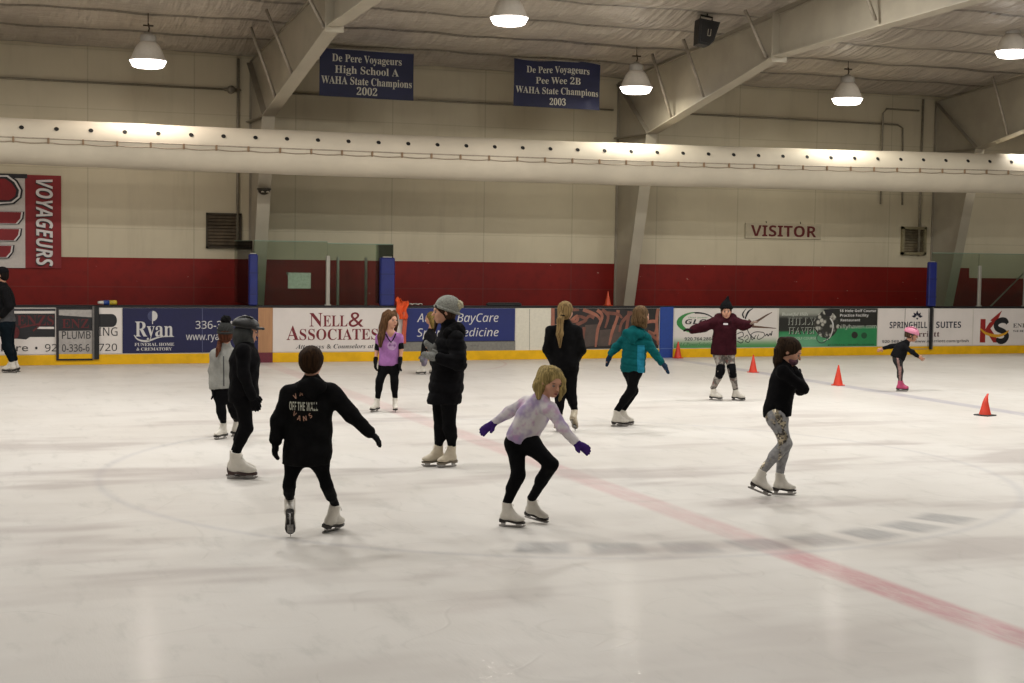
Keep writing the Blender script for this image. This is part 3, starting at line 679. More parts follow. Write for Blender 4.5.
def glass(x0, y0, x1, y1, z0, z1, lab):
    L_ = math.hypot(x1-x0, y1-y0); r = thing('rink_glass', (x0, y0, z0), math.atan2(y1-y0, x1-x0)); tag(r, lab, 'glass panel')
    MB().box(0, L_, -.006, .006, 0, z1-z0).build('pane', GL, r)
    MB().box(0, L_, -.007, .007, z1-z0-.012, z1-z0).build('top_edge', edge_m, r); return r
yg = WB+.078; zt = 2.30
xa, xm, xb, xe = bx(253, yg), bx(327, yg), bx(384, yg), bx(392, yg)
glass(xa, yg, xm, yg, 1.08, zt, 'left clear pane of the penalty box above the red lettered advert')
glass(xm, yg, xe, yg, 1.08, zt-.03, 'right clear pane of the penalty box beside the wide blue post pad')
glass(xa-.02, yg+.01, xa-.02, WALL-.15, 1.08, zt, 'side pane running back to the wall at the left blue post pad')
glass(xe+.01, yg+.01, xe+.01, WALL-.7, 1.08, zt-.03, 'side pane running back behind the wide blue post pad')
xr = bx(930, yg); xq = bx(977, yg)
glass(xr, yg, xq, yg, 1.08, 2.28, 'clear pane above the hotel advert right of the blue pad')
glass(xq, yg, bx(1060, yg), yg, 1.08, 2.28, 'clear pane at the right edge above the red and black letter advert')
def post(x, y, z1, w, lab, mat=alu, zb=1.08):
    if zb > 0: y = WB+.036
    r = thing('glass_post', (x, y, zb)); tag(r, lab, 'post')
    MB().box(-w/2, w/2, -.03, .03, 0, z1-zb, .008).build('post_body', mat, r); MB().box(-w/2-.02, w/2+.02, -.034, .034, 0, .02).build('foot_plate', mat, r); return r
post(xm, yg, 2.03, .075, 'pale metal post between the two penalty box panes')
post(bx(337.5, 15.6), 15.6, 2.0, .05, 'thin pale post at the back of the penalty box, nearer its middle', zb=0.)
post(bx(365.5, 15.6), 15.6, 2.0, .05, 'thin pale post at the back of the penalty box, next to the wide pad', zb=0.)
post(xq, yg, 2.0, .07, 'pale metal post above the boards near the right edge')
post(bx(1022.5, yg), yg, 1.95, .06, 'pale metal post at the very right edge of the boards')
r = thing('brace_rod', (bx(1000, yg+.4), yg+.4, 0)); tag(r, 'slanting metal rod behind the glass at the right edge', 'rod')
MB().tube([(-1.49, 0, .03), (.62, 0, 1.83)], .018, 8).build('rod', alu, r); MB().box(-1.56, -1.42, -.04, .04, -.004, .06, .01).build('foot', alu, r)
pad_m = M('131f66', .5, var=.12, scale=5., bump=.1)
def pad(l, rr, t, bt, lab):
    x0, z1 = bp(l, t); x1, _ = bp(rr, t); r = thing('post_pad', ((x0+x1)/2, WB, 1.08)); tag(r, lab, 'post pad'); w = (x1-x0)/2
    MB().box(-w, w, -.05, .062, 0, z1-1.08, .02).build('pad', pad_m, r); MB().box(-w*.6, w*.6, -.02, .04, z1-1.1, z1-1.06).build('post_top', alu, r)
    b = MB(); [b.box(-w-.003, w+.003, -.053, .06, z, z+.02) for z in (.2, .6)]; b.build('strap', M('0e1750', .6), r); return r
pad(248.8, 257.5, 254, 305, 'narrow blue post pad beside the left steel column')
pad(380.2, 394.5, 257.5, 305, 'wide blue post pad at the right end of the penalty box')
pad(928.5, 936.2, 262, 305, 'narrow blue post pad beside the right steel column')
nt_ = thing('pale_sheet', (bx(299, yg+.02), yg+.008, 1.4)); tag(nt_, 'pale blank sheet just inside the left penalty box pane', 'blank_sheet')  # thin pale rectangle set close behind the pane
MB().box(-.22, .22, 0, .003, 0, .30).build('sheet', M('d5d3ca', .6), nt_)
MB().box(-.25, -.2, -.0, .005, .26, .31).build('corner_strip', M('77766e', .5), nt_)
# bench in the penalty box and a door panel behind it
bt = thing('penalty_bench', (bx(330, 15.4), 15.25, 0)); tag(bt, 'plain bench inside the penalty box behind the glass', 'bench')
MB().box(-1.1, 1.1, -.2, .2, .42, .47, .01).build('seat', M('6d675c', .6), bt)
for sx in (-.9, .9): MB().box(sx-.04, sx+.04, -.17, .17, -.004, .42).build('leg', M('4d4942', .6), bt)

# things lying on the cap of the boards
zc = 1.08
bo = thing('water_bottle', (bx(109, WB+.06), WB+.06, zc+.045), R_(8)); tag(bo, 'blue and yellow bottle lying on the boards above the plumbing advert', 'bottle')
def lx(prof, name, mat, par): o = MB().lathe(prof, 16).build(name, mat, par); o.rotation_euler = (0, R_(90), 0); return o
lx([(0, -.10), (.04, -.098), (.044, -.08), (.044, .0), (0, .0)], 'bottle_body', M('1f3e86', .3), bo); lx([(0, 0), (.044, 0), (.044, .12), (.035, .14), (0, .14)], 'label_band', M('b39a2c', .4), bo); lx([(0, -.2), (.025, -.2), (.03, -.17), (.036, -.1), (0, -.1)], 'cap', M('bdb9b2', .4), bo)
fl = thing('hand_towel', (bx(414, WB+.06), WB+.06, zc)); tag(fl, 'crumpled white cloth on the boards right of the orange vest', 'cloth')
v, f = grid(14, 8, lambda u, w: (-.16+.32*u, -.05+.1*w, .012+.022*abs(math.sin(u*9+w*3))+.012*math.sin(u*17+w*8)**2))
o = link('cloth', mesh(v, f, True), fl, M('b5b1a8', .8)); md = o.modifiers.new('s', 'SOLIDIFY'); md.thickness = .006
dm = thing('dark_tray', (bx(505, WB+.06), WB+.06, zc)); tag(dm, 'flat black tray on the boards above the blue advert end', 'tray')
MB().box(-.40, .34, -.05, .05, 0, .05, .015).build('tray_body', M('18181a', .6), dm); MB().box(-.36, .3, -.04, .04, .05, .062, .004).build('lid', M('2b2a2a', .5), dm)

cone_m = M('c8331a', .5, var=.08, scale=8.); cone_o = M('b03c12', .5, var=.08, scale=8.)
def cone(loc, h, lab, mat=cone_m, basem=None, bend=0., grp=None, rb=.30, wb=.36):
    r = thing('traffic_cone', loc, R_(20)); tag(r, lab, 'traffic cone', grp)
    n = 20; prof = [(rb*h*.98, .03*h), (rb*h*.72, .3*h), (rb*h*.46, .6*h), (rb*h*.18, .92*h), (rb*h*.15, .985*h), (rb*h*.08, 1.*h), (0.001, 1.*h)]
    v = []; f = []
    for i in range(25):
        q = i/24*(len(prof)-1); j = min(int(q), len(prof)-2); k = q-j; rr = prof[j][0]*(1-k)+prof[j+1][0]*k; z = prof[j][1]*(1-k)+prof[j+1][1]*k
        dx = bend*max(0, z/h-.5)**2*h*2.; sq = 1-bend*.35*math.sin(math.pi*min(1, max(0, z/h-.2)/.8))*.6
        for m in range(n):
            t = 2*math.pi*m/n; v.append((rr*math.cos(t)*sq+dx, rr*math.sin(t), z-abs(dx)*.3))
    for i in range(24):
        for m in range(n): f.append((i*n+m, i*n+(m+1) % n, (i+1)*n+(m+1) % n, (i+1)*n+m))
    b = MB(); b.add(v, f, True); b.build('cone_body', mat, r)
    MB().box(-wb*h, wb*h, -wb*h, wb*h, 0, .05*h, .008).build('base', basem or mat, r); return r
cone_w = .25
cg = 'orange cones on the ice along the blue line'
def on_ice(px, py): q = ground(px, py); return (q[0], q[1], 0)
q = on_ice(672.5, 359); cone((8.62, WB-.17, 0), .345, 'red orange cone standing against the boards at the blue panel', grp=cg, wb=cone_w, rb=.245)
cone(on_ice(753, 372.5), .33, 'red orange cone right of the child in the maroon hoodie', grp=cg, wb=cone_w, rb=.245)
cone(on_ice(838, 385.5), .345, 'red orange cone midway between the girl in grey leggings and the small child', grp=cg, wb=cone_w, rb=.245)
cone(on_ice(985, 415.5), .32, 'dented red cone with bent tip and black base at the right', basem=M('15120f', .6), bend=.38, grp=cg, wb=.36, rb=.27)
cone((bx(607.5, WB+.06), WB+.06, zc), .30, 'small orange cone standing on top of the boards by the middle column', mat=cone_o, rb=.24, wb=.26)
# orange vest hung over the boards
ov = thing('orange_vest', (bx(401), WB-.05, zc)); tag(ov, 'crumpled bright orange cloth vest hung over the boards behind the girl in pink', 'vest')
om = M('d24a14', .75, var=.15, scale=12.)
v, f = grid(20, 24, lambda u, w: (-.13+.26*u*(1-.35*w)+.05*w+.02*math.sin(w*9), .06*math.cos(w*2.2)-.03-.02*math.sin(u*14+w*4), .10+.05*math.sin(u*7)*(1-w)-.36*w+.03*math.sin(u*11)*(1-w)))
o = link('cloth', mesh(v, f, True), ov, om); o.modifiers.new('s', 'SOLIDIFY').thickness = .008
v, f = grid(6, 20, lambda u, w: (-.0+.09*u+.01*math.sin(w*6), -.035-.01*math.sin(u*5), -.12-.62*w))
o = link('hanging_strap', mesh(v, f, True), ov, M('b8543c', .75, var=.1)); o.modifiers.new('s', 'SOLIDIFY').thickness = .006
v, f = grid(12, 8, lambda u, w: (-.11+.14*u, .02+.08*w, .08+.05*math.sin(u*3+w)*(1-.4*w)+.02*math.sin(u*13)))
o = link('bunched_fold', mesh(v, f, True), ov, om); o.modifiers.new('s', 'SOLIDIFY').thickness = .01

#@@PEOPLE
# ------------------------------------------------------------------ body modelling: blended distance fields turned into one smooth skin
def nrm(v):
    v = np.asarray(v, float); return v/(np.linalg.norm(v)+1e-12)
def noise3(p, s):
    out = np.zeros(len(p))
    for i, (a, b, c, ph) in enumerate(((1.0, .37, .81, .3), (-.61, 1.13, .42, 1.7), (.73, -.55, 1.21, 2.9), (-1.31, -.47, .66, 4.1), (1.7, 1.2, -.9, .9))):
        out += np.sin((p[:, 0]*a+p[:, 1]*b+p[:, 2]*c)*s*(1+.35*i)+ph)/(1+.5*i)
    return out/2.6
class SDF:
    def __init__(s, h=.01): s.h = h; s.ops = []
    def cone(s, a, b, ra, rb, k=.03, flat=None, sub=False):
        s.ops.append(('c', np.array(a, float), np.array(b, float), ra, rb, k, flat, sub)); return s
    def ell(s, c, r, ax=None, k=.03, sub=False):
        s.ops.append(('e', np.array(c, float), np.array(r, float), np.eye(3) if ax is None else np.array(ax, float), 0, k, None, sub)); return s
    def chain(s, pts, rad, k=.02, flat=None):
        for i in range(len(pts)-1): s.cone(pts[i], pts[i+1], rad[i], rad[i+1], k, flat)
        return s
    def cut(s, p, n):      # cut away the side the normal points to
        s.ops.append(('p', np.array(p, float), nrm(n), 0, 0, 0, None, True)); return s
    def bounds(s, o):
        if o[0] == 'c':
            R = max(o[3], o[4]); return np.minimum(o[1], o[2])-R, np.maximum(o[1], o[2])+R
        R = (np.abs(o[3].T)*o[2]).sum(1) if True else 0; return o[1]-R, o[1]+R
    def mesh(s, smooth=2, disp=None, name='m'):
        h = s.h; lo = np.full(3, 1e9); hi = -lo
        for o in s.ops:
            if o[0] != 'p' and not o[7]:
                a, b = s.bounds(o); lo = np.minimum(lo, a); hi = np.maximum(hi, b)
        lo -= 3*h; hi += 3*h; n = np.ceil((hi-lo)/h).astype(int)+1
        F = np.full(n, .2, np.float32); ax = [lo[i]+h*np.arange(n[i]) for i in range(3)]
        for o in s.ops:
            if o[0] == 'p':
                d = ((ax[0]-o[1][0])*o[2][0])[:, None, None]+((ax[1]-o[1][1])*o[2][1])[None, :, None]+((ax[2]-o[1][2])*o[2][2])[None, None, :]
                np.maximum(F, d.astype(np.float32), out=F); continue
            a, b = s.bounds(o); m = o[5]+2.5*h
            i0 = np.maximum(np.floor((a-m-lo)/h).astype(int), 0); i1 = np.minimum(np.ceil((b+m-lo)/h).astype(int)+1, n)
            if (i1 <= i0).any(): continue
            sl = tuple(slice(i0[i], i1[i]) for i in range(3))
            X = ax[0][sl[0]][:, None, None]; Y = ax[1][sl[1]][None, :, None]; Z = ax[2][sl[2]][None, None, :]
            if o[0] == 'c':
                A, B, ra, rb, flat = o[1], o[2], o[3], o[4], o[6]; ab = B-A; L2 = ab@ab+1e-12
                px, py, pz = X-A[0], Y-A[1], Z-A[2]
                t = np.clip((px*ab[0]+py*ab[1]+pz*ab[2])/L2, 0, 1)
                qx, qy, qz = px-t*ab[0], py-t*ab[1], pz-t*ab[2]
                if flat is not None:
                    nn, f = nrm(flat[0]), flat[1]; dd = (qx*nn[0]+qy*nn[1]+qz*nn[2]); q2 = qx*qx+qy*qy+qz*qz+dd*dd*(f*f-1)
                    r = ra+(rb-ra)*t; d = np.sqrt(q2)-r
                    d = d*np.where(q2 > 0, (1/f+(1-1/f)*np.sqrt(np.clip((q2-dd*dd*f*f)/(q2+1e-12), 0, 1))), 1)
                else: d = np.sqrt(qx*qx+qy*qy+qz*qz)-(ra+(rb-ra)*t)
            else:
                E = o[3]; px, py, pz = X-o[1][0], Y-o[1][1], Z-o[1][2]; k0 = 0; k1 = 0
                for j in range(3):
                    u = px*E[j][0]+py*E[j][1]+pz*E[j][2]; k0 = k0+(u/o[2][j])**2; k1 = k1+(u/o[2][j]**2)**2
                k0 = np.sqrt(k0); d = k0*(k0-1)/(np.sqrt(k1)+1e-9)
            d = d.astype(np.float32); G = F[sl]; k = max(o[5], 1e-4)
            if o[7]: d = -d; q = np.maximum(k-np.abs(G-d), 0)/k; F[sl] = np.maximum(G, d)+q*q*k*.25
            else: q = np.maximum(k-np.abs(G-d), 0)/k; F[sl] = np.minimum(G, d)-q*q*k*.25
        return nets(F, lo, h, smooth, disp, name)
def nets(F, lo, h, smooth, disp, name):
    S = F < 0; n = np.array(F.shape)
    c = np.zeros(n-1, np.int8); off = [(i, j, k) for i in (0, 1) for j in (0, 1) for k in (0, 1)]
    for i, j, k in off: c += S[i:n[0]-1+i, j:n[1]-1+j, k:n[2]-1+k]
    cells = np.argwhere((c > 0) & (c < 8)); idx = np.full(n-1, -1, np.int32); idx[tuple(cells.T)] = np.arange(len(cells))
    V = np.stack([F[cells[:, 0]+i, cells[:, 1]+j, cells[:, 2]+k] for i, j, k in off], 1); O = np.array(off, float)
    acc = np.zeros((len(cells), 3)); cnt = np.zeros(len(cells))
    for a in range(8):
        for b in range(a+1, 8):
            if np.abs(O[a]-O[b]).sum() != 1: continue
            x = (V[:, a] < 0) != (V[:, b] < 0); t = np.where(x, V[:, a]/(V[:, a]-V[:, b]+1e-12), 0)
            acc += np.where(x[:, None], O[a]+(O[b]-O[a])*t[:, None], 0); cnt += x
    P = (cells+acc/np.maximum(cnt, 1)[:, None])*h+lo
    Q = []
    for d in range(3):
        e = [0, 0, 0]; e[d] = 1; A = S[:n[0]-e[0], :n[1]-e[1], :n[2]-e[2]]; B = S[e[0]:, e[1]:, e[2]:]
        u, w = [(1, 2), (2, 0), (0, 1)][d]; x = np.argwhere(A != B)
        x = x[(x[:, u] > 0) & (x[:, w] > 0) & (x[:, u] < n[u]-1) & (x[:, w] < n[w]-1)]
        def cell(du, dw):
            y = x.copy(); y[:, u] -= du; y[:, w] -= dw; return idx[tuple(y.T)]
        q = np.stack([cell(1, 1), cell(0, 1), cell(0, 0), cell(1, 0)], 1); ins = A[tuple(x.T)]
        q = np.where(ins[:, None], q, q[:, ::-1]); Q.append(q)
    Q = np.concatenate(Q); Q = Q[(Q >= 0).all(1)]
    E = np.concatenate([Q[:, [0, 1]], Q[:, [1, 2]], Q[:, [2, 3]], Q[:, [3, 0]]]); m = len(P)
    for it in range(smooth):
        sm = np.stack([np.bincount(E[:, 0], P[E[:, 1], i], m) for i in range(3)], 1); ct = np.bincount(E[:, 0], minlength=m)
        P = P*.5+.5*np.where(ct[:, None] > 0, sm/np.maximum(ct, 1)[:, None], P)
    if disp is not None:
        fn = np.cross(P[Q[:, 2]]-P[Q[:, 0]], P[Q[:, 3]]-P[Q[:, 1]]); N = np.stack([sum(np.bincount(Q[:, j], fn[:, i], m) for j in range(4)) for i in range(3)], 1)
        N /= np.linalg.norm(N, axis=1)[:, None]+1e-12; P = P+N*disp(P)[:, None]
    me = bpy.data.meshes.new(name); me.vertices.add(m); me.vertices.foreach_set('co', P.astype(np.float32).ravel())
    me.loops.add(len(Q)*4); me.loops.foreach_set('vertex_index', Q.astype(np.int32).ravel()); me.polygons.add(len(Q))
    me.polygons.foreach_set('loop_start', np.arange(0, len(Q)*4, 4, dtype=np.int32)); me.polygons.foreach_set('use_smooth', np.ones(len(Q), bool))
    me.update(calc_edges=True); me.validate(); return me
def paint(me, mats, fn):
    """give faces another cloth where fn(centres) says so"""
    for m in mats: me.materials.append(m)
    c = np.empty(len(me.polygons)*3); me.polygons.foreach_get('center', c); me.polygons.foreach_set('material_index', fn(c.reshape(-1, 3)).astype(np.int32))

# ---- figure skate, modelled once: x forward, z up, blade edge at z = 0
def skate_meshes():
    s = SDF(.006)
    s.ell((.095, 0, .088), (.062, .043, .036)).cone((.07, 0, .098), (-.055, 0, .112), .040, .038, .03).ell((-.078, 0, .108), (.046, .038, .05))
    s.cone((-.055, 0, .13), (-.045, 0, .265), .046, .054, .03, ((0, 1, 0), 1.08)).cone((.045, 0, .115), (-.02, 0, .2), .034, .036, .03)
    s.cut((0, 0, .262), (.12, 0, 1)).cut((0, 0, .062), (.10, 0, -1))
    boot = s.mesh(2)
    b = MB()
    def outline(k=1.): return [(x*k+.0, y*k) for x, y in ((.158, 0), (.15, .022), (.125, .040), (.09, .045), (.05, .040), (.0, .032), (-.05, .034), (-.10, .036), (-.12, .022), (-.126, 0))]
    o = outline(); o = o+[(x, -y) for x, y in o[::-1][1:-1]]
    def zs(x): return .058 + (.0 if x > .04 else (.04-x)*.16)
    n = len(o); v = [(x, y, zs(x)-.012) for x, y in o]+[(x*1.02, y*1.06, zs(x)+.006) for x, y in o]
    b.add(v, [tuple(range(n))[::-1], tuple(range(n, 2*n))]+[(i, (i+1) % n, n+(i+1) % n, n+i) for i in range(n)])
    b.prism([(-.122, .05), (-.06, .044), (-.045, .070), (-.125, .082)], 1, -.033, .033)
    sole = b.mesh()
    b = MB(); prof = [(-.138, .012), (-.13, .0), (-.02, -.001), (.10, .0), (.135, .004), (.152, .014), (.164, .026), (.158, .034), (.15, .030), (.142, .036), (.125, .024), (.0, .020), (-.13, .022)]
    b.prism(prof, 1, -.0035, .0035)
    b.prism([(.055, .018), (.115, .018), (.125, .048), (.05, .048)], 1, -.008, .008); b.prism([(-.105, .018), (-.065, .018), (-.055, .052), (-.115, .056)], 1, -.008, .008)
    b.box(.03, .14, -.028, .028, .044, .049); b.box(-.118, -.05, -.024, .024, .049, .055); blade = b.mesh()
    b = MB()
    for i in range(6):
        x, z = (.052-.017*i, .138+.0165*i); b.tube([(x-.002, -.030, z-.016), (x+.008, 0, z+.010), (x-.002, .030, z-.004)], .0035, 5)
    b.tube([(-.008, 0, .235), (.014, .03, .236), (.012, .045, .215)], .003, 5).tube([(-.008, 0, .235), (.014, -.03, .236), (.012, -.045, .215)], .003, 5)
    return boot, sole, blade, b.mesh()
SK = skate_meshes(); SKC = {}
def skate(parent, loc, X, up, sc, boot_m, sole_m):
    key = (boot_m.name, sole_m.name)
    if key not in SKC:
        mm = [m.copy() for m in SK]
        for m, t in zip(mm, (boot_m, sole_m, BLADE, M('b5b0a6', .7))): m.materials.append(t)
        SKC[key] = mm
    X = nrm(X); Z = nrm(np.array(up, float)-X*np.dot(up, X)); Y = np.cross(Z, X)
    o = link('skate', SKC[key][0], parent)
    o.matrix_local = Matrix(((X[0]*sc, Y[0]*sc, Z[0]*sc, loc[0]), (X[1]*sc, Y[1]*sc, Z[1]*sc, loc[1]), (X[2]*sc, Y[2]*sc, Z[2]*sc, loc[2]), (0, 0, 0, 1)))
    for n, m in zip(('sole', 'blade', 'lace'), SKC[key][1:]): link(n, m, o)
    return o
BLADE = M('9c9a98', .25, .9, var=.05)

class Fig:
    def __init__(s, label, px, py, H, face, J, feet, head, k=1., sk=None):
        """px,py: where the figure stands; H: height in metres; face: heading (0 right, 90 away); J: joints seen at (px, py, depth)"""
        s.g = ground(px, py); rel = s.g-CAM; s.D = rel@AX[2]; s.S = FPX/s.D; s.px, s.py = px, py; s.H = H; s.k = H/1.7
        s.root = thing('person', (s.g[0], s.g[1], 0), -YAW); tag(s.root, label, 'person', 'skaters on the ice')
        a = R_(face); s.F = np.array([math.cos(a), math.sin(a), 0]); s.h = .010 if s.S > 70 else .013
        s.J = {n: s.at(*v) for n, v in J.items()}; s.bulk = k
        s.sc = (sk or (.72+.28*(H-1.1)/.6))*.86
        s.feet = {}
        for n, (fx, d, yw, pt, lift) in feet.items():
            yw, pt = R_(yw), R_(pt); X = np.array([math.cos(yw)*math.cos(pt), math.sin(yw)*math.cos(pt), math.sin(pt)])
            z = lift+max(.15*s.sc*max(0, -X[2]), .13*s.sc*max(0, X[2])); o = s.at(fx, py, d); o[2] = z
            kn = s.J['k'+n]; sh = nrm(kn-o); up = nrm(sh-X*(sh@X)); up = nrm(up+np.array([0, 0, .35])); up = nrm(up-X*(up@X))
            s.feet[n] = (o, X, up); s.J['a'+n] = o+s.sc*(up*.17-X*.05); s.J['b'+n] = o+s.sc*(up*.262-X*.045)
        hy, hp, hr = [R_(q) for q in (list(head)+[0, 0])[:3]]
        f = np.array([math.cos(hy)*math.cos(hp), math.sin(hy)*math.cos(hp), math.sin(hp)]); l = nrm(np.cross([0, 0, 1], f)); u = np.cross(f, l)
        l, u = l*math.cos(hr)+u*math.sin(hr), u*math.cos(hr)-l*math.sin(hr); s.A = np.array([f, l, u]); s.hs = (.200+.03*(H-1.1)/.6)/.225
    def at(s, px, py, d=0.):
        dx = (px-s.px)/s.S; up = (s.py-py)/s.S; dx, up = dx-ROLL*up, up+ROLL*dx; f = 1+d/s.D
        return np.array([dx*f+(s.px-512)/FPX*d, d, CAM[2]+(up-CAM[2])*f])
    def hp(s, x, y, z): return s.J['hd']+s.hs*(s.A[0]*x+s.A[1]*y+s.A[2]*z)
    def bob(s, me, name, mat=None, parent=None): return link(name, me, parent or s.root, mat)
    def hand(s, S, side, infl=0., mitten=False, k=.012):
        J = s.J; w, d = J['w'+side], nrm(J['h'+side]-J['w'+side]); q = (s.k*.55+.45)*.92
        th = s.thumb.get(side, s.F); t = nrm(th-d*(th@d)); n = np.cross(d, t); n = n if n[2] < 0 else -n
        pw = w+d*.012*q; S.cone(w-d*.03*q, pw+d*.02*q, .024*q+infl, .028*q+infl, k)
        S.cone(pw+d*.015*q, pw+d*.075*q, .033*q+infl, .040*q+infl, k, (n, 1.9))
        if mitten:
            S.cone(pw+d*.07*q, pw+d*.155*q+n*.02*q, .042*q+infl, .030*q+infl, .02, (n, 1.7))
        else:
            for i, L in enumerate((.068, .077, .072, .055)):
                b = pw+d*.082*q+t*(.031-.021*i)*q; c = s.curl; d1 = nrm(d*math.cos(c*.5)+n*math.sin(c*.5)+t*(.12-.08*i)); d2 = nrm(d*math.cos(c*1.3)+n*math.sin(c*1.3)+t*(.08-.06*i))
                m = b+d1*L*.5*q; S.cone(b-d*.02*q, m, .0098*q+infl, .0088*q+infl, .005); S.cone(m, m+d2*L*.5*q, .0088*q+infl, .0072*q+infl, .005)
        b = pw+d*.02*q+t*.03*q; m = b+nrm(d*.62+t*.7)*.036*q; S.cone(b, m, .0135*q+infl, .0112*q+infl, .012); S.cone(m, m+nrm(d*.9+t*.35)*.032*q, .0112*q+infl, .009*q+infl, .005)
    thumb = {}; curl = .5
    def legs(s, S, e, kk=.03, top=True):
        J, q, b = s.J, s.k, s.bulk
        for n in s.feet:
            hp_, kn, an = J['h_'+n], J['k'+n], J['b'+n]; sh = nrm(an-kn); back = -s.F+sh*(s.F@sh)
            S.cone(hp_, kn, .088*q*b+e, .056*q*b+e, kk); S.cone(kn, an, .054*q*b+e, .038*q*b+e, kk); S.cone(kn+(an-kn)*.15+back*.012, kn+(an-kn)*.5+back*.018, .050*q*b+e, .047*q*b+e, kk)
            if top: S.cone(hp_, J['pv'], .09*q*b+e, .10*q*b+e, .05)
    def spine(s):
        ch = (s.J['sl']+s.J['sr'])/2-.10*s.k*nrm(s.J['nk']-s.J['pv']); ax = nrm(s.J['nk']-s.J['pv']); fl = nrm(s.F-ax*(s.F@ax)); return ch, ax, fl
    def body(s, skin, hands=True, sleeves=False):
        J, q, b = s.J, s.k, s.bulk; S = SDF(.009 if s.S > 70 else .011); ch, ax, fl = s.spine()
        S.cone(J['pv'], ch, .115*q*b, .135*q*b, .04, (fl, 1.45)); S.cone(ch, J['nk']-ax*.03*q, .125*q*b, .075*q, .04, (fl, 1.5)); S.cone(J['pv']+ax*.02, J['pv']-ax*.03, .105*q*b, .10*q*b, .04, (fl, 1.4)); s.legs(S, -.012)
        for n in 'lr':
            S.cone(J['nk']-ax*.02*q, J['s'+n], .05*q, .052*q, .04)
            S.cone(J['s'+n], J['e'+n], .045*q*b, .036*q*b, .03); S.cone(J['e'+n], J['w'+n], .036*q*b, .024*q*b, .02)
            if hands: s.hand(S, n)
            a, X, up = s.feet[n]; S.cone(J['b'+n], J['a'+n], .034*q, .034*q, .02); S.cone(J['a'+n], J['a'+n]+X*.10*s.sc-up*.07*s.sc, .032*s.sc, .024*s.sc, .02)
        S.cone(J['nk'], s.hp(-.02, 0, -.07), .052*q+.004, .047*s.hs, .03)
        E = s.A; H = lambda x, y, z: s.hp(x, y, z); r = lambda *v: tuple(w*s.hs for w in v)
        S.ell(H(-.012, 0, .03), r(.098, .077, .086), E, .02).ell(H(.028, 0, -.035), r(.062, .059, .076), E, .03).ell(H(.062, 0, -.09), r(.022, .026, .02), E, .02)
        for y in (-1, 1):
            S.ell(H(.058, .038*y, -.028), r(.028, .026, .03), E, .02).ell(H(-.012, .078*y, -.008), r(.019, .009, .030), E, .006)
        S.cone(H(.084, -.03, .022), H(.084, .03, .022), .011*s.hs, .011*s.hs, .015)
        for y in (-1, 1): S.ell(H(.1, .031*y, .002), r(.016, .019, .010), E, .008, True)
        S.cone(H(.088, 0, .006), H(.110, 0, -.028), .008*s.hs, .0135*s.hs, .008); S.ell(H(.09, 0, -.066), r(.011, .022, .009), E, .006)
        o = s.bob(S.mesh(1), 'body', skin)
        wm, im, lm = M('756a62', .5, var=.02), M('2a2019', .2, var=.1), M('8a4a44', .5, var=.05)
        eb = M('4a3826', .7, var=.1)
        for y in (-1, 1):
            b = MB(); sp = [(.0115*math.sin(math.pi*i/8)*s.hs, -.0115*math.cos(math.pi*i/8)*s.hs) for i in range(9)]; b.lathe(sp, 12); e = b.build('eye', wm, o); e.location = s.hp(.083, .031*y, .001)
            c = s.hp(.0935, .031*y, .0); b = MB(); b.lathe([(0, .0022), (.0045*s.hs, .0012), (.0055*s.hs, -.001), (0, -.002)], 10); i_ = b.build('iris', im, e); i_.location = c-np.array(e.location)
            i_.rotation_euler = Vector(s.A[0]).to_track_quat('Z', 'Y').to_euler()
            b = MB(); b.tube([s.hp(.09, .018*y, .021), s.hp(.094, .032*y, .026), s.hp(.084, .046*y, .021)], [.0025, .0034, .002], 6); b.build('eyebrow', eb, o)
        b = MB(); b.tube([s.hp(.094, -.021, -.064), s.hp(.1, -.007, -.0625), s.hp(.1005, 0, -.064), s.hp(.1, .007, -.0625), s.hp(.094, .021, -.064)], [.002, .0045, .004, .0045, .002], 6)
        b.tube([s.hp(.093, -.018, -.067), s.hp(.1, 0, -.0715), s.hp(.093, .018, -.067)], [.002, .005, .002], 6); b.build('lips', lm, o); return o
    def pants(s, mat, e=.006, name='leggings', parts=None, disp=.0025):
        S = SDF(s.h); J = s.J; q = s.k; ch, ax, fl = s.spine(); s.legs(S, e); S.cone(J['pv'], J['pv']+ax*.10*q, .12*q*s.bulk+e, .118*q*s.bulk+e, .04, (fl, 1.35))
        me = S.mesh(1, lambda P: disp*noise3(P, 42))
        if parts: paint(me, [mat]+parts[0], parts[1]); return s.bob(me, name)
        return s.bob(me, name, mat)
    def top(s, mat, name, hem, wch, wwa, whe, dep=1.45, sl=(.062, .052, .042), collar=.06, wrinkle=.005, quilt=None, cuff=1., neck=True, parts=None, shoulder=.066, short=None, hemn=None, vneck=None):
        """hem: pixel height of the hem below the pelvis; w..: half widths"""
        S = SDF(s.h); J = s.J; q = s.k; ch, ax, fl = s.spine(); S.ops.clear()
        pv = J['pv']; he = s.at(*hem); wa = pv*.5+ch*.5; bot = he-nrm(pv-he+1e-6)*.06 if np.linalg.norm(pv-he) > .05 else he-ax*.06
        S.cone(ch, wa, wch, wwa, .05, (fl, dep)).cone(wa, pv, wwa, (wwa+whe)/2*1.0, .05, (fl, dep*.95)).cone(pv, bot, (wwa+whe)/2, whe, .05, (fl, dep*.92))
        S.cut(he, hemn if hemn is not None else nrm(he-pv*.5-ch*.5)); S.cone(ch, J['nk']-ax*.03*q, wch*.95, .075*q, .06, (fl, dep*.95))
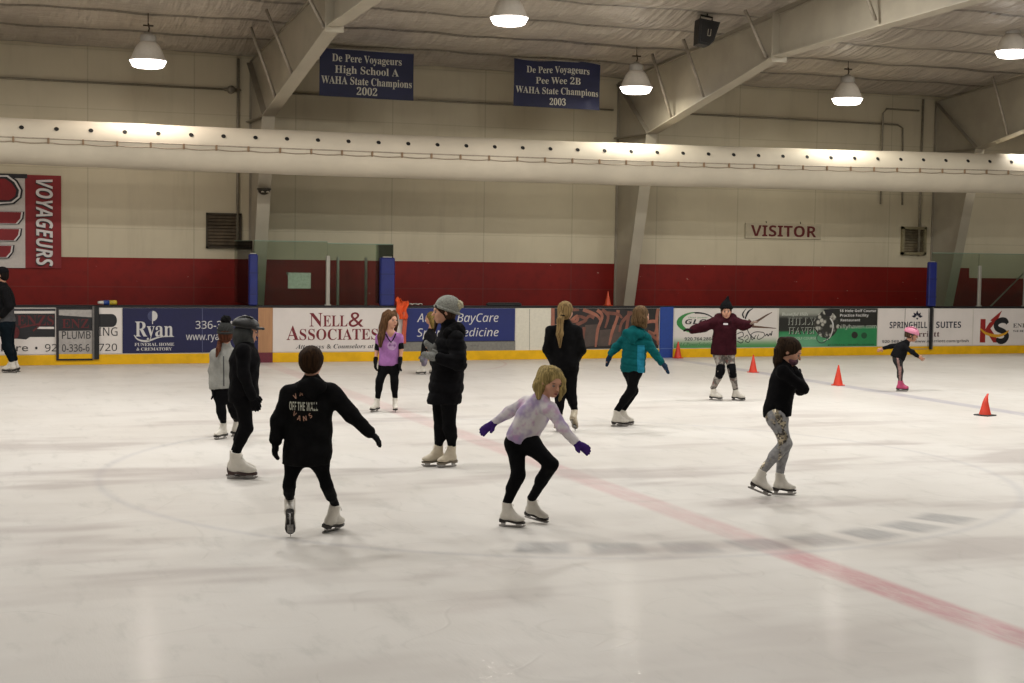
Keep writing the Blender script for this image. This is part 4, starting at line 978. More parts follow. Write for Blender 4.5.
        for n in 'lr':
            S.cone(J['nk']-ax*.045*q, J['s'+n]-ax*.012*q, .062*q, shoulder*q, .05)
            el, wr = J['e'+n], J['w'+n]
            if short: S.cone(J['s'+n], J['s'+n]*(1-short)+el*short, sl[0]*q, sl[1]*q, .035); S.cut(J['s'+n]*(1-short)+el*short, el-J['s'+n]) if False else None
            else:
                S.cone(J['s'+n], el, sl[0]*q, sl[1]*q, .035); S.cone(el, wr, sl[1]*q, sl[2]*q, .03)
        if neck: S.cone(J['nk']-ax*.01*q, J['nk']+nrm(s.hp(-.02, 0, -.07)-J['nk'])*.03*q, collar*q, collar*.93*q, .03)
        if vneck is not None: S.cone(J['nk']+ax*.03+fl*.05, vneck, .068*q, .03, .012, None, True)
        def disp(P):
            d = wrinkle*noise3(P, 19)+wrinkle*.6*noise3(P[:, [2, 0, 1]], 44)
            if quilt: d = d-quilt[1]*np.abs(np.cos(math.pi*((P-he)@ax)/quilt[0]))**8+quilt[1]*.3
            return d
        me = S.mesh(2, disp)
        if parts: paint(me, [mat]+parts[0], parts[1]); return s.bob(me, name)
        return s.bob(me, name, mat)
    def gloves(s, mat, mitten=False, name=None, sides='lr', cuff=.0, cmat=None):
        for n in sides:
            S = SDF(.0055); s.hand(S, n, .004, mitten); w = s.J['w'+n]; d = nrm(s.J['e'+n]-w)
            S.cone(w, w+d*(.03+cuff), .030*s.k+.003, .034*s.k+.003, .012); s.bob(S.mesh(1), name or ('mitten' if mitten else 'glove'), mat if n in sides else mat)
    def skates(s, boot, sole):
        for n, (o, X, up) in s.feet.items(): skate(s.root, o, X, up, s.sc, boot, sole)
    def hairf(s, mat, tails=(), bob=0., fringe=False, name='hair', amp=.0011, face_cut=True, big=1., low=None, short=False):
        S = SDF(.007); E = s.A; r = lambda *v: tuple(w*s.hs*big for w in v)
        S.ell(s.hp(-.022, 0, .032), r(.108, .09, .098), E, .02).ell(s.hp(-.05, 0, -.03+.02*short), r(.07-.006*short, .082-.006*short, .075-.005*short), E, .03)
        if bob:
            for y in (-1, 1): S.chain([s.hp(-.03, .078*y, .0), s.hp(-.045, .086*y, -.07), s.hp(-.055, .078*y, -.07-bob)], [.03*s.hs, .034*s.hs, .018*s.hs], .03)
            S.chain([s.hp(-.07, 0, 0), s.hp(-.09, 0, -.08), s.hp(-.085, 0, -.08-bob)], [.05*s.hs, .06*s.hs, .03*s.hs], .03, (E[0], 1.3))
            for y in (-1, 1): S.chain([s.hp(-.05, .05*y, -.03), s.hp(-.065, .055*y, -.08-bob)], [.05*s.hs, .028*s.hs], .03)
        if face_cut: S.ell(s.hp(.105, 0, -.035), tuple(w*s.hs for w in (.075, .068, .098)), E, .01, True); S.ell(s.hp(.075, 0, -.12), tuple(w*s.hs for w in (.085, .055, .06)), E, .01, True)
        if low is not None: S.cut(s.hp(0, 0, low), -s.A[2]-.35*s.A[0]*0)
        for pts, rad in tails: S.chain([s.at(*p) for p in pts], rad, .02)
        c = s.J['hd']
        def disp(P):
            q = (P-c)@s.A.T; an = np.arctan2(q[:, 1], q[:, 0]-.03*0); return amp*np.sin(an*64+q[:, 2]*6+noise3(P, 6))+amp*.5*np.sin(an*37-q[:, 2]*5)+(.0035*noise3(P, 38) if short else 0)
        return s.bob(S.mesh(1, disp), name, mat)
    def beanie(s, mat, pom=None, pomr=.05, h=.1, cuffm=None, tip=None, low=-.0, tilt=.18, off=0.):
        S = SDF(.008); E = s.A; r = lambda *v: tuple(w*s.hs for w in v)
        S.ell(s.hp(-.016-off, 0, .048), r(.116+off*.4, .098, h), E, .02)
        if tip is not None: S.cone(s.hp(-.02, 0, .1), tip, .06*s.hs, .018, .05)
        S.cut(s.hp(0, 0, .012+low), nrm(-s.A[2]+tilt*s.A[0]))
        o = s.bob(S.mesh(1, lambda P: .0018*np.sin(np.arctan2((P-s.J['hd'])@s.A[1], (P-s.J['hd'])@s.A[0])*44)), 'beanie', mat)
        b = MB(); n = 32; pts = []
        cx = [s.hp(-.016-off*.7+(.112+off*.25)*math.cos(2*math.pi*i/n), .094*math.sin(2*math.pi*i/n), .026+low+tilt*(.112*math.cos(2*math.pi*i/n))) for i in range(n+1)]
        b.tube(cx, .014*s.hs, 8); b.build('cuff', cuffm or mat, o)
        if pom is not None:
            S = SDF(.007); S.ell(pom[0], (pomr,)*3); s.bob(S.mesh(0, lambda P: .009*noise3(P, 130)+.006*noise3(P, 260)), 'pompom', pom[1], o)
        return o

def print_on(fig, garment, s, style, c, w, h, mat, out, arc=None, name='print'):
    """lettering laid on a garment: c = centre (local), out = outward direction"""
    from mathutils.bvhtree import BVHTree
    me = garment.data; bv = BVHTree.FromPolygons([v.co[:] for v in me.vertices], [p.vertices[:] for p in me.polygons])
    if isinstance(s, str):
        v, f = glyphs(s, style); a, b = v[:, 0].min(), v[:, 0].max(); k = h/CAPH.setdefault(style, glyphs('H', style)[0][:, 1].max())
        X = (v[:, 0]-(a+b)/2)/(b-a)*w; Z = v[:, 1]*k-h/2
        if arc: R0, = arc; t = X/R0; X, Z = (R0+Z)*np.sin(t), (R0+Z)*np.cos(t)-R0
    else: X, Z, f = s
    out = nrm(out); rt = nrm(np.cross([0, 0, 1], out)); P = []
    up = np.cross(out, rt)
    for x, z in zip(X, Z):
        p = c+rt*x+up*z+out*.5; hit = bv.ray_cast(Vector(p), Vector(-out), 1.2)[0]
        P.append(np.array(hit)+out*.004 if hit is not None else c+rt*x+up*z+out*.02)
    return link(name, mesh(P, f), garment, mat)

# ------------------------------------------------------------------ the skaters
SKIN = M('b98a72', .55, var=.06, scale=10., spec=.3); SKIN2 = M('a87a62', .55, var=.06, scale=10., spec=.3)
BLACKF = FAB('131315'); BLACKJ = FAB('0f0f11', bump=.3); LEG = FAB('0c0c0e', .15); GLOVE = FAB('111113', .15)
WHITEB = M('c9c4ba', .4, var=.05, spec=.4); CREAMB = M('b8ad98', .45, var=.06); SOLEB = M('1c1614', .5)

# man at the left edge
p = Fig('person in a black sweater and dark jeans skating out at the left edge', 10, 373, 1.76, 180,
        dict(hd=(3, 275, 0), nk=(4.5, 284.5, 0), sl=(6, 291, -.17), sr=(6, 290, .17), el=(11, 307, -.23), er=(7, 307, .22), wl=(3, 316, -.2), wr=(0, 317, .2), hl=(-4, 319, -.18), hr=(-6, 320, .18), pv=(8, 322, 0), h_l=(7, 326, -.09), h_r=(9, 326, .09), kl=(7, 346, -.08), kr=(10, 347, .1)),
        dict(l=(10, 0, 178, 0, 0), r=(14, .25, 170, 0, 0)), (180, -5))
p.thumb = {}; p.body(SKIN2); p.pants(FAB('0c151b'), .016, 'jeans', disp=.004); p.top(FAB('4a4a4c'), 'undershirt', (8, 322, 0), .17, .16, .185, neck=False, wrinkle=.006)
p.top(BLACKF, 'sweater', (8, 310.5, 0), .19, .18, .19, sl=(.075, .062, .045), wrinkle=.006)
S = SDF(.008); S.ell(p.hp(-.018, 0, .05), (.112*p.hs, .094*p.hs, .085*p.hs), p.A); S.cut(p.hp(0, 0, .03), -p.A[2]); S.cone(p.hp(.08, -.04, .045), p.hp(.15, -.03, .035), .02, .015, .02, (p.A[2], 2.)); S.cone(p.hp(.08, .04, .045), p.hp(.15, .03, .035), .02, .015, .02, (p.A[2], 2.)); S.cone(p.hp(.15, -.03, .035), p.hp(.15, .03, .035), .015, .015, .02, (p.A[2], 2.)); p.bob(S.mesh(1), 'cap', BLACKF)
p.hairf(HAIR('171310'), big=.97); p.skates(WHITEB, SOLEB)

# girl in the light grey jacket, back turned
p = Fig('person in a light grey jacket and dark pompom beanie with a red braid', 220, 439, 1.33, 100,
        dict(hd=(227, 334, 0), nk=(226, 345, 0), sl=(216, 354, 0), sr=(236, 354, 0), el=(213, 371, .02), er=(240, 371, .02), wl=(213.5, 387, -.04), wr=(240, 387, 0), hl=(214, 394, -.05), hr=(240, 394, 0), pv=(224.5, 388, 0), h_l=(220.5, 393, 0), h_r=(229, 393, 0), kl=(221.5, 410, -.03), kr=(233, 408, .12)),
        dict(l=(221, 0, 238, 0, 0), r=(236.5, .3, 60, 0, 0)), (95, -5))
p.body(SKIN); p.pants(LEG); p.top(FAB('8d8d88', .12), 'jacket', (225, 388, 0), .145, .14, .15, sl=(.064, .056, .048), collar=.075, wrinkle=.005)
b = MB(); b.tube([p.at(224.5, y, -.13-.004*(y-355)**.5) for y in (356, 364, 372, 380, 386)], .006, 6); b.build('seam', FAB('3c3d3e'), p.root)
p.gloves(GLOVE); p.hairf(HAIR('4a2a1c'), [([(221, 342, -.04), (219.5, 349, -.11), (217.5, 356, -.15)], [.028, .026, .014])])
p.beanie(KNIT('333433'), (p.hp(-.03, 0, .165), KNIT('121213')), .055, .105); p.skates(WHITEB, SOLEB)

# figure in the black coat and helmet
p = Fig('person in a black coat and dark visored helmet, facing right', 241, 479, 1.50, 12,
        dict(hd=(248.5, 331, 0), nk=(246.5, 343, 0), sl=(244, 350, -.16), sr=(249, 350, .15), el=(245, 374, -.2), er=(251, 374, .18), wl=(253, 396, -.17), wr=(254, 394, .14), hl=(255.5, 404, -.16), hr=(256.5, 402, .13), pv=(244.5, 393, 0), h_l=(243.5, 399, -.07), h_r=(244.5, 399, .07), kl=(247.5, 428, -.07), kr=(245.5, 428, .08)),
        dict(l=(241, 0, 4, 0, 0), r=(240, .17, 6, 0, 0)), (10, -8), sk=1.12)
p.thumb = {}; p.body(SKIN); p.pants(LEG); p.top(BLACKJ, 'coat', (243.5, 402, 0), .155, .145, .15, 1.2, sl=(.07, .062, .05), collar=.085, wrinkle=.006, hemn=(0, 0, -1)); p.gloves(GLOVE)
S = SDF(.008); S.ell(p.hp(-.02, 0, -.025), tuple(w*p.hs for w in (.108, .098, .105)), p.A); S.ell(p.hp(.125, 0, -.05), tuple(w*p.hs for w in (.06, .062, .06)), p.A, .01, True); S.cone(p.hp(-.03, 0, -.09), p.J['nk'], .085*p.k+.01, .09*p.k, .03)
p.bob(S.mesh(2, lambda P: .004*noise3(P, 40)), 'hood', FAB('3b3d3d'))
S = SDF(.007); S.ell(p.hp(-.02, 0, .05), tuple(w*p.hs for w in (.132, .108, .092)), p.A); S.cut(p.hp(0, 0, .03), -p.A[2]); hl = S
S.cone(p.hp(.09, -.05, .04), p.hp(.145, -.03, .045), .018, .014, .02, (p.A[2], 1.8)); S.cone(p.hp(.09, .05, .04), p.hp(.145, .03, .045), .018, .014, .02, (p.A[2], 1.8)); S.cone(p.hp(.145, -.03, .045), p.hp(.145, .03, .045), .014, .014, .02, (p.A[2], 1.8))
he = p.bob(S.mesh(1), 'helmet', M('151515', .5, var=.1, spec=.4))
for y in (-.04, 0, .04): b = MB(); b.tube([p.hp(-.1, y, .11), p.hp(-.04, y*1.2, .142), p.hp(.04, y*1.1, .132)], .008, 6); b.build('vent_rib', M('0b0b0b', .4), he)
b = MB(); b.tube([p.hp(.03, -.095, .03), p.hp(.05, -.07, -.05), p.hp(.06, 0, -.115), p.hp(.05, .07, -.05), p.hp(.03, .095, .03)], .006, 6); b.build('chin_strap', M('0d0d0d', .6), he)
p.skates(WHITEB, M('3a2420', .5))

# boy with the lettered hoodie, seen from behind
p = Fig('person in a black lettered hoodie seen from behind, right arm stretched out', 311, 540, 1.41, 88,
        dict(hd=(313, 362.5, 0), nk=(313, 380, 0), sl=(291, 393, 0), sr=(333, 392, 0), el=(280, 420, -.02), er=(352, 414, 0), wl=(276.5, 440, -.05), wr=(369.5, 431, -.03), hl=(275.5, 450, -.06), hr=(377, 438, -.04), pv=(308, 453, 0), h_l=(295, 461, 0), h_r=(320, 461, 0), kl=(289.5, 484, -.03), kr=(327, 485, .02)),
        dict(l=(290, 0, 96, -52, 0), r=(331, .36, 62, 0, 0)), (84, -4), k=.8, sk=1.0)
p.thumb = {'l': np.array([.2, 1, 0]), 'r': np.array([-.2, 1, .3])}; p.body(SKIN); p.pants(LEG)
hood = p.top(FAB('0f0f10', .25), 'hoodie', (306, 464, 0), .165, .165, .175, 1.4, sl=(.082, .07, .055), collar=.07, wrinkle=.0065, shoulder=.078, hemn=(0, 0, -1)); p.gloves(GLOVE)
wp = M('b4b4a6', .7, var=.15, scale=60.); pp = M('a8806c', .7, var=.25, scale=60.)
cc = p.at(304, 406, -.14); print_on(p, hood, 'OFF THE WALL', 'bold', cc, .215, .062, wp, (0, -1, 0))
for ch, x, y, rr in (('V', 295.5, 396.5, .55), ('A', 301.5, 393.3, .2), ('V', 295, 413.8, .6), ('A', 299.8, 417.6, .25), ('N', 305.7, 417.8, -.2), ('S', 311.2, 415.2, -.6)):
    v, f = glyphs(ch, 'bold'); v = v-(v.max(0)+v.min(0))/2; sg = 1 if y < 405 else 1; k = .036/CAPH.setdefault('bold', .7); X = (v[:, 0]*math.cos(rr*sg)-v[:, 1]*math.sin(rr*sg))*k*.8; Z = (v[:, 0]*math.sin(rr*sg)+v[:, 1]*math.cos(rr*sg))*k
    if y > 405: X, Z = (v[:, 0]*math.cos(-rr)-v[:, 1]*math.sin(-rr))*k*.8, (v[:, 0]*math.sin(-rr)+v[:, 1]*math.cos(-rr))*k
    print_on(p, hood, (X, Z, f), None, p.at(x, y, -.14), 0, 0, pp, (0, -1, 0))
S = SDF(.008); S.cone(p.at(304, 386, -.09), p.at(322, 386, -.09), .045, .045, .05).cone(p.at(313, 384, -.08), p.at(313, 394, -.11), .055, .04, .05); p.bob(S.mesh(2, lambda P: .004*noise3(P, 40)), 'hood', FAB('0f0f10', .25))
p.hairf(HAIR('2b1b0d'), short=True, big=1.05); p.skates(WHITEB, SOLEB)

# girl in the pink shirt
p = Fig('person in a pink printed shirt with long brown hair and black gloves', 385, 412, 1.37, -75,
        dict(hd=(391, 320, 0), nk=(390.5, 332, 0), sl=(380, 337.5, 0), sr=(399.5, 337, .02), el=(377.3, 350, .02), er=(401.5, 349, .0), wl=(375.8, 360.5, -.03), wr=(400.5, 360.5, -.06), hl=(375.5, 369, -.05), hr=(399.5, 369, -.08), pv=(389.5, 362, 0), h_l=(385, 367, 0), h_r=(394, 367, 0), kl=(380, 380, -.06), kr=(394.6, 380, -.04)),
        dict(l=(374.5, 0, -115, 0, 0), r=(395.3, .02, -85, 0, 0)), (-42, -2))
p.body(SKIN); p.pants(LEG)
sh = p.top(FAB('93649a', .12), 'shirt', (390, 365.5, 0), .126, .126, .132, 1.38, sl=(.06, .056, .05), short=.42, wrinkle=.004, neck=False, hemn=(0, 0, -1), vneck=p.at(391.3, 341.5, -.13))
b = MB(); b.tube([p.at(386.2, 334, -.06), p.at(388.6, 338.5, -.105), p.at(391.3, 342.3, -.122), p.at(394, 338.5, -.105), p.at(396.2, 333.5, -.065)], .009, 6); b.build('neckline', GLOVE, sh)
n = 24; X = np.array([0]+[.062*math.cos(2*math.pi*i/n) for i in range(n)]); Z = np.array([0]+[.062*math.sin(2*math.pi*i/n) for i in range(n)])
print_on(p, sh, (X, Z, [(0, 1+i, 1+(i+1) % n) for i in range(n)]), None, p.at(392.3, 345.5, -.1), 0, 0, M('a888ac', .8, var=.15, scale=40.), (.1, -1, 0))
print_on(p, sh, 'SKATE', 'bold', p.at(392.3, 345.3, -.1), .085, .022, M('6d4a76', .8), (.1, -1, 0)).location.y = -.003
for n in 'lr':
    S = SDF(.008); a, e = p.J['s'+n], p.J['e'+n]; S.cone(a*.62+e*.38, a*.12+e*.88, .054*p.k, .05*p.k, .02); p.bob(S.mesh(1), 'arm_band', GLOVE)
p.gloves(GLOVE)
p.hairf(HAIR('4d3623'), [([(386, 315, .02), (383.5, 327, -.01), (381.5, 337, -.06), (380.5, 346, -.09)], [.05, .055, .05, .022]), ([(389, 313, .06), (388, 330, .08), (386, 342, .07)], [.05, .05, .03]), ([(395, 312, .05), (396.5, 324, .07), (396, 331, .07)], [.03, .03, .02])], bob=.05)
p.skates(WHITEB, SOLEB)

# child beyond, mostly hidden
p = Fig('person with blond hair half hidden behind the woman in the long coat', 423, 374.5, 1.17, 160,
        dict(hd=(431, 318, 0), nk=(431, 330, 0), sl=(427, 335, -.12), sr=(434, 335, .12), el=(424, 346, -.16), er=(437, 346, .14), wl=(422, 355, -.14), wr=(434, 356, .14), hl=(421.5, 362, -.14), hr=(433, 362, .14), pv=(430, 350, 0), h_l=(428, 353, -.06), h_r=(432, 353, .06), kl=(424, 362, -.06), kr=(434, 363, .06)),
        dict(l=(421.5, 0, 175, 0, 0), r=(435, .2, 170, 0, 0)), (165, 0))
p.body(SKIN); p.pants(FAB('77707f')); p.top(BLACKF, 'jacket', (429, 352, 0), .13, .125, .13, sl=(.062, .055, .045)); p.gloves(FAB('6a6a70')); p.hairf(HAIR('6a5830'), bob=.1); p.skates(WHITEB, SOLEB)

# woman in the long coat
p = Fig('person in a long black coat and grey beanie with cream pompom, hands together', 440, 467, 1.68, 205,
        dict(hd=(444, 311.5, 0), nk=(450, 326, .02), sl=(456, 339, -.16), sr=(446, 338, .18), el=(459, 363, -.24), er=(438, 361, .18), wl=(440, 358, -.32), wr=(436, 354, -.12), hl=(430, 355.5, -.34), hr=(431, 347, -.16), pv=(446.5, 385, 0), h_l=(449, 394, -.07), h_r=(440.5, 394, .06), kl=(449.5, 428, -.04), kr=(440.5, 428, .04)),
        dict(l=(447.5, -.0, 222, 0, 0), r=(434.5, .04, 200, 0, 0)), (192, -4))
p.thumb = {'l': np.array([-.2, 0, 1.]), 'r': np.array([-.2, 0, 1.])}; p.body(SKIN); p.pants(LEG)
p.top(FAB('0e0e10', .2), 'coat', (444, 403.5, 0), .175, .165, .18, 1.15, sl=(.085, .075, .058), collar=.085, wrinkle=.006, quilt=(.11, .008), shoulder=.08, hemn=(0, 0, -1))
S = SDF(.01); S.cone(p.at(452, 329, .12), p.at(457, 331, -.06), .075, .075, .06).cone(p.at(457, 331, -.06), p.at(449, 333, -.14), .075, .06, .06).cone(p.at(452, 329, .12), p.at(445, 334, .08), .075, .055, .06)
p.bob(S.mesh(1, lambda P: .006*noise3(P, 90)+.008*noise3(P, 30)), 'hood', FAB('0b0b0c', .3))
p.gloves(KNIT('7d7e7b'), True, cuff=.06)
p.hairf(HAIR('33241a'), [([(440, 310, .07), (437.5, 320, .09), (435, 331, .10)], [.02, .022, .012])])
p.beanie(KNIT('84857e'), (p.at(459.3, 304.7, .0), KNIT('aaa48c')), .045, .110, low=-.012, tilt=.42, off=.03)
b = MB(); b.box(-.018, .018, -.003, .003, -.016, .016, .002); bd = b.build('badge', M('111111', .5), p.root); bd.location = p.at(436.4, 306.5, -.07); bd.rotation_euler = (0, .2, -1.)
p.skates(CREAMB, M('6d6455', .5))

# girl in the lilac top
p = Fig('person in a lilac tie-dye top and purple gloves bending forward in front', 514, 527, 1.40, -48,
        dict(hd=(551.5, 381.5, -.1), nk=(541, 397, -.06), sl=(526.5, 402, .08), sr=(550, 408, -.14), el=(510, 411, .13), er=(562, 427, -.2), wl=(494.5, 422, .12), wr=(574.5, 441.5, -.22), hl=(486, 428, .1), hr=(586, 448.5, -.24), pv=(522, 436, .04), h_l=(515.5, 443, .06), h_r=(529.5, 443, -.0), kl=(518.5, 475, -.04), kr=(551.5, 464, -.12)),
        dict(l=(511, 0, -18, 0, 0), r=(535.5, .22, -28, -9, 0)), (-60, -18))
p.thumb = {'l': np.array([.3, -.6, -.6]), 'r': np.array([-.5, -.5, -.5])}; p.body(SKIN); p.pants(LEG)
t = NT('tie_dye'); v = t.obj(); n1 = t.noise(v, 5., 3., .6); n2 = t.noise(v, 9., 3., .6)
c = t.mix(t.step(n1, .42, .62), lin('cbc6c8'), lin('9a8aac')); c = t.mix(t.math('MULTIPLY', t.step(n2, .52, .66), .6), c, lin('b58ab0')); t.base(c); t.set(rough=.9, spec=.2); t.bump(t.noise(v, 200., 2.), .2, .005)
p.top(t.m, 'shirt', (522, 441, .04), .135, .125, .128, 1.4, sl=(.06, .052, .042), collar=.058, wrinkle=.005); p.curl = .35; p.gloves(FAB('3a2462', .15), cuff=.02)
p.hairf(HAIR('86754a'), [([(543, 375, -.04), (539, 386, -.08), (538.5, 397, -.12)], [.05, .05, .02]), ([(545, 372, .0), (541, 384, -.0), (541, 393, -.04)], [.06, .06, .03]), ([(558, 371, -.1), (562, 380, -.12), (562.5, 390, -.15), (559, 400, -.17)], [.022, .026, .024, .010])]); p.skates(WHITEB, SOLEB)

# tall girl with the ponytail
p = Fig('person with a long blond ponytail in a black jacket, seen from behind', 566, 432, 1.58, 84,
        dict(hd=(565.5, 311.5, 0), nk=(564, 323, 0), sl=(551, 331, 0), sr=(576.5, 331, 0), el=(547.5, 349, -.02), er=(580.5, 349.5, -.02), wl=(553, 362, .12), wr=(574.5, 363, .12), hl=(559, 364, .18), hr=(569, 365, .18), pv=(564.5, 362, 0), h_l=(559, 368, 0), h_r=(570.5, 368, 0), kl=(560, 397, -.03), kr=(571.3, 396, 0)),
        dict(l=(558, 0, 100, 0, 0), r=(573, -.02, 70, -38, 0)), (66, 0))
p.body(SKIN); p.pants(LEG); p.top(FAB('0d0d0e', .2), 'jacket', (564, 370, 0), .165, .16, .165, 1.4, sl=(.074, .066, .054), collar=.075, wrinkle=.006, hemn=(0, 0, -1))
p.hairf(HAIR('745f3e'), [([(562, 312, -.09), (560, 320, -.14), (559.5, 334, -.16), (559.8, 347, -.165)], [.035, .04, .042, .012])]); b = MB(); b.lathe([(.03, -.012), (.04, -.006), (.04, .006), (.03, .012)], 14); o = b.build('hair_tie', GLOVE, p.root); o.location = p.at(561.4, 315.5, -.115)
p.skates(CREAMB, M('8a7d66', .5))

# girl in the teal jacket
TEAL = FAB('0c5154', .15)
p = Fig('person in a teal quilted jacket with light blue side panel, arms held low', 619, 426.5, 1.50, 55,
        dict(hd=(641, 315.5, 0), nk=(637.5, 328.5, 0), sl=(626.5, 336.5, .06), sr=(645.5, 337, -.05), el=(616.5, 346.5, .1), er=(653, 351.5, -.1), wl=(610.5, 353.5, .1), wr=(661, 362, -.12), hl=(608, 359, .1), hr=(665.5, 367.5, -.13), pv=(632.5, 366, 0), h_l=(629.5, 371, .04), h_r=(635, 371, -.05), kl=(633.5, 391, .08), kr=(631, 391, -.05)),
        dict(l=(624.5, .16, 14, 0, 0), r=(619, 0, 6, 0, 0)), (35, -4))
p.body(SKIN); p.pants(LEG)
def side(c):
    q = c-p.J['pv']; return (q[:, 0] > .045) & (q[:, 0] < .135) & (c[:, 1] < .02) & (q[:, 2] < .27)
p.top(TEAL, 'jacket', (632.5, 372, 0), .155, .148, .158, 1.35, sl=(.068, .06, .05), collar=.07, wrinkle=.005, quilt=(.085, .007), parts=([FAB('24758e', .12)], side), hemn=(0, 0, -1))
S = SDF(.009); S.cone(p.at(626, 333, -.08), p.at(640, 334, -.12), .055, .055, .05).cone(p.at(633, 330, -.06), p.at(632, 340, -.12), .06, .05, .05); p.bob(S.mesh(1, lambda P: .005*noise3(P, 40)), 'hood', TEAL)
p.gloves(KNIT('1c2c40'), True, cuff=.02); p.hairf(HAIR('55422c'), [([(640, 312, -.06), (642, 320, -.09), (643.5, 325.5, -.1)], [.06, .06, .04])], bob=.04); p.skates(WHITEB, SOLEB)

# child in the maroon hoodie
p = Fig('person in a maroon hoodie and pointed black hat, arms spread wide', 726, 400.5, 1.36, -88,
        dict(hd=(725.5, 311.5, 0), nk=(724.7, 319.5, 0), sl=(715, 322, 0), sr=(734.5, 322, 0), el=(703.5, 326.5, -.02), er=(742.5, 325, -.0), wl=(692, 330, -.05), wr=(748, 324.5, -.03), hl=(684.5, 329.2, -.07), hr=(752, 322.5, -.05), pv=(723.3, 350, 0), h_l=(718.5, 354, 0), h_r=(728.5, 354, 0), kl=(721, 371, -.1), kr=(731.8, 370.5, -.1)),
        dict(l=(715.5, 0, -28, 0, 0), r=(738, .05, -24, 0, 0)), (-95, 0))
camo = NT('camo'); v = camo.obj(); c = camo.mix(camo.step(camo.noise(v, 16., 3.), .45, .55), lin('8d8780'), lin('57514c')); c = camo.mix(camo.math('MULTIPLY', camo.step(camo.noise(v, 26., 2.), .6, .66), .7), c, lin('7a4a44')); camo.base(c); camo.set(rough=.9)
p.body(SKIN); p.pants(camo.m, .012, disp=.004)
for n in 'lr':
    S = SDF(.009); kn = p.J['k'+n]; up = nrm(p.J['h_'+n]-kn); dn = nrm(p.J['b'+n]-kn); S.cone(kn+up*.07, kn+dn*.075, .070*p.k+.012, .060*p.k+.012, .03); S.ell(kn+p.F*.03, (.05, .04, .07)); p.bob(S.mesh(1), 'knee_pad', FAB('0b0b0d'))
MAR = FAB('2f0f16', .2)
hd = p.top(MAR, 'hoodie', (722.8, 354.5, 0), .165, .17, .185, 1.35, sl=(.10, .10, .075), collar=.07, wrinkle=.006, shoulder=.09, hemn=(0, 0, -1))
S = SDF(.009); S.cone(p.at(718, 317.5, .04), p.at(731.5, 317.5, .04), .06, .06, .05).cone(p.at(718, 318, .04), p.at(721, 322, -.08), .055, .04, .05).cone(p.at(731.5, 318, .04), p.at(728, 322, -.08), .055, .04, .05); p.bob(S.mesh(1, lambda P: .004*noise3(P, 40)), 'hood', MAR)
print_on(p, hd, (np.array([-.035, .035, .035, -.035]), np.array([-.012, -.012, .012, .012]), [(0, 1, 2, 3)]), None, p.at(725, 324, -.12), 0, 0, M('b5aeb0', .7), (0, -1, 0), name='badge')
p.gloves(FAB('1a1014'), sides='l'); p.gloves(FAB('76665c'), sides='r'); p.hairf(HAIR('35281b'), big=.98)
p.beanie(FAB('0c0c0d'), None, h=.11, tip=p.at(727, 297, .02), low=.028, tilt=.1); p.skates(WHITEB, SOLEB)

# girl in the sequinned grey leggings
p = Fig('person in a black top and sparkly grey leggings with a dark ponytail', 768, 495.5, 1.42, -8,
        dict(hd=(789, 351, 0), nk=(782.5, 364.5, 0), sl=(781.5, 371, -.14), sr=(785.5, 371, .13), el=(802, 388.5, -.17), er=(799, 390, .12), wl=(797, 375, -.06), wr=(792, 378, .06), hl=(794, 369, -.02), hr=(789, 374, -.0), pv=(776.3, 410, 0), h_l=(775, 417, -.06), h_r=(777.5, 417, .06), kl=(785.5, 443.5, -.07), kr=(784.5, 444.5, .07)),
        dict(l=(758, -.05, -16, -20, 0), r=(783, .06, -3, 0, 0)), (-18, -26))
seq = NT('sequins'); v = seq.obj(); vo = seq.n('ShaderNodeTexVoronoi'); seq.L(v, vo.inputs['Vector']); vo.inputs['Scale'].default_value = 60.
pat = seq.step(seq.noise(v, 9., 2., .5, (1, 1, .7)), .50, .55); c = seq.mix(seq.step(seq.noise(v, 30., 3.), .35, .65), lin('77777a'), lin('8c8c8c'))
side_ = seq.math('MULTIPLY', pat, seq.step(seq.xyz(v)[1], .0, -.05)); rnd = seq.n('ShaderNodeSeparateColor'); seq.L(vo.outputs[1], rnd.inputs[0])
seq.base(seq.mix(side_, c, seq.mix(seq.step(rnd.outputs[0], .4, .6), lin('35302c'), lin('a39a86')))); seq.L(seq.math('MULTIPLY', side_, seq.step(rnd.outputs[0], .4, .6)), seq.b.inputs['Metallic']); seq.L(seq.math('MULTIPLY_ADD', side_, -.55, .85), seq.b.inputs['Roughness'])
p.thumb = {'l': np.array([.3, .6, .3]), 'r': np.array([.3, -.6, .3])}; p.curl = 1.1; p.body(SKIN); p.pants(seq.m)
p.top(FAB('0d0d0f', .15), 'top', (776, 416.5, 0), .118, .112, .118, 1.05, sl=(.06, .054, .042), collar=.066, wrinkle=.004, hemn=(.1, 0, -1)); p.gloves(GLOVE)
S = SDF(.007); S.ell(p.hp(.05, 0, -.068), tuple(w*p.hs for w in (.062, .060, .048)), p.A); p.bob(S.mesh(1), 'face_mask', M('5a3a46', .8, var=.5, scale=30.))
p.hairf(HAIR('2c2016'), short=True, tails=[([(785, 341, 0), (780.5, 340.5, 0), (777.8, 350, -.02), (776.3, 360, -.02), (774, 367.5, -.02)], [.035, .034, .045, .042, .012])]); b = MB(); b.lathe([(.026, -.012), (.035, -.006), (.035, .006), (.026, .012)], 14); o = b.build('hair_tie', GLOVE, p.root); o.location = p.at(782, 342.6, 0); o.rotation_euler = (0, R_(70), 0)
p.skates(WHITEB, M('2a2422', .5))

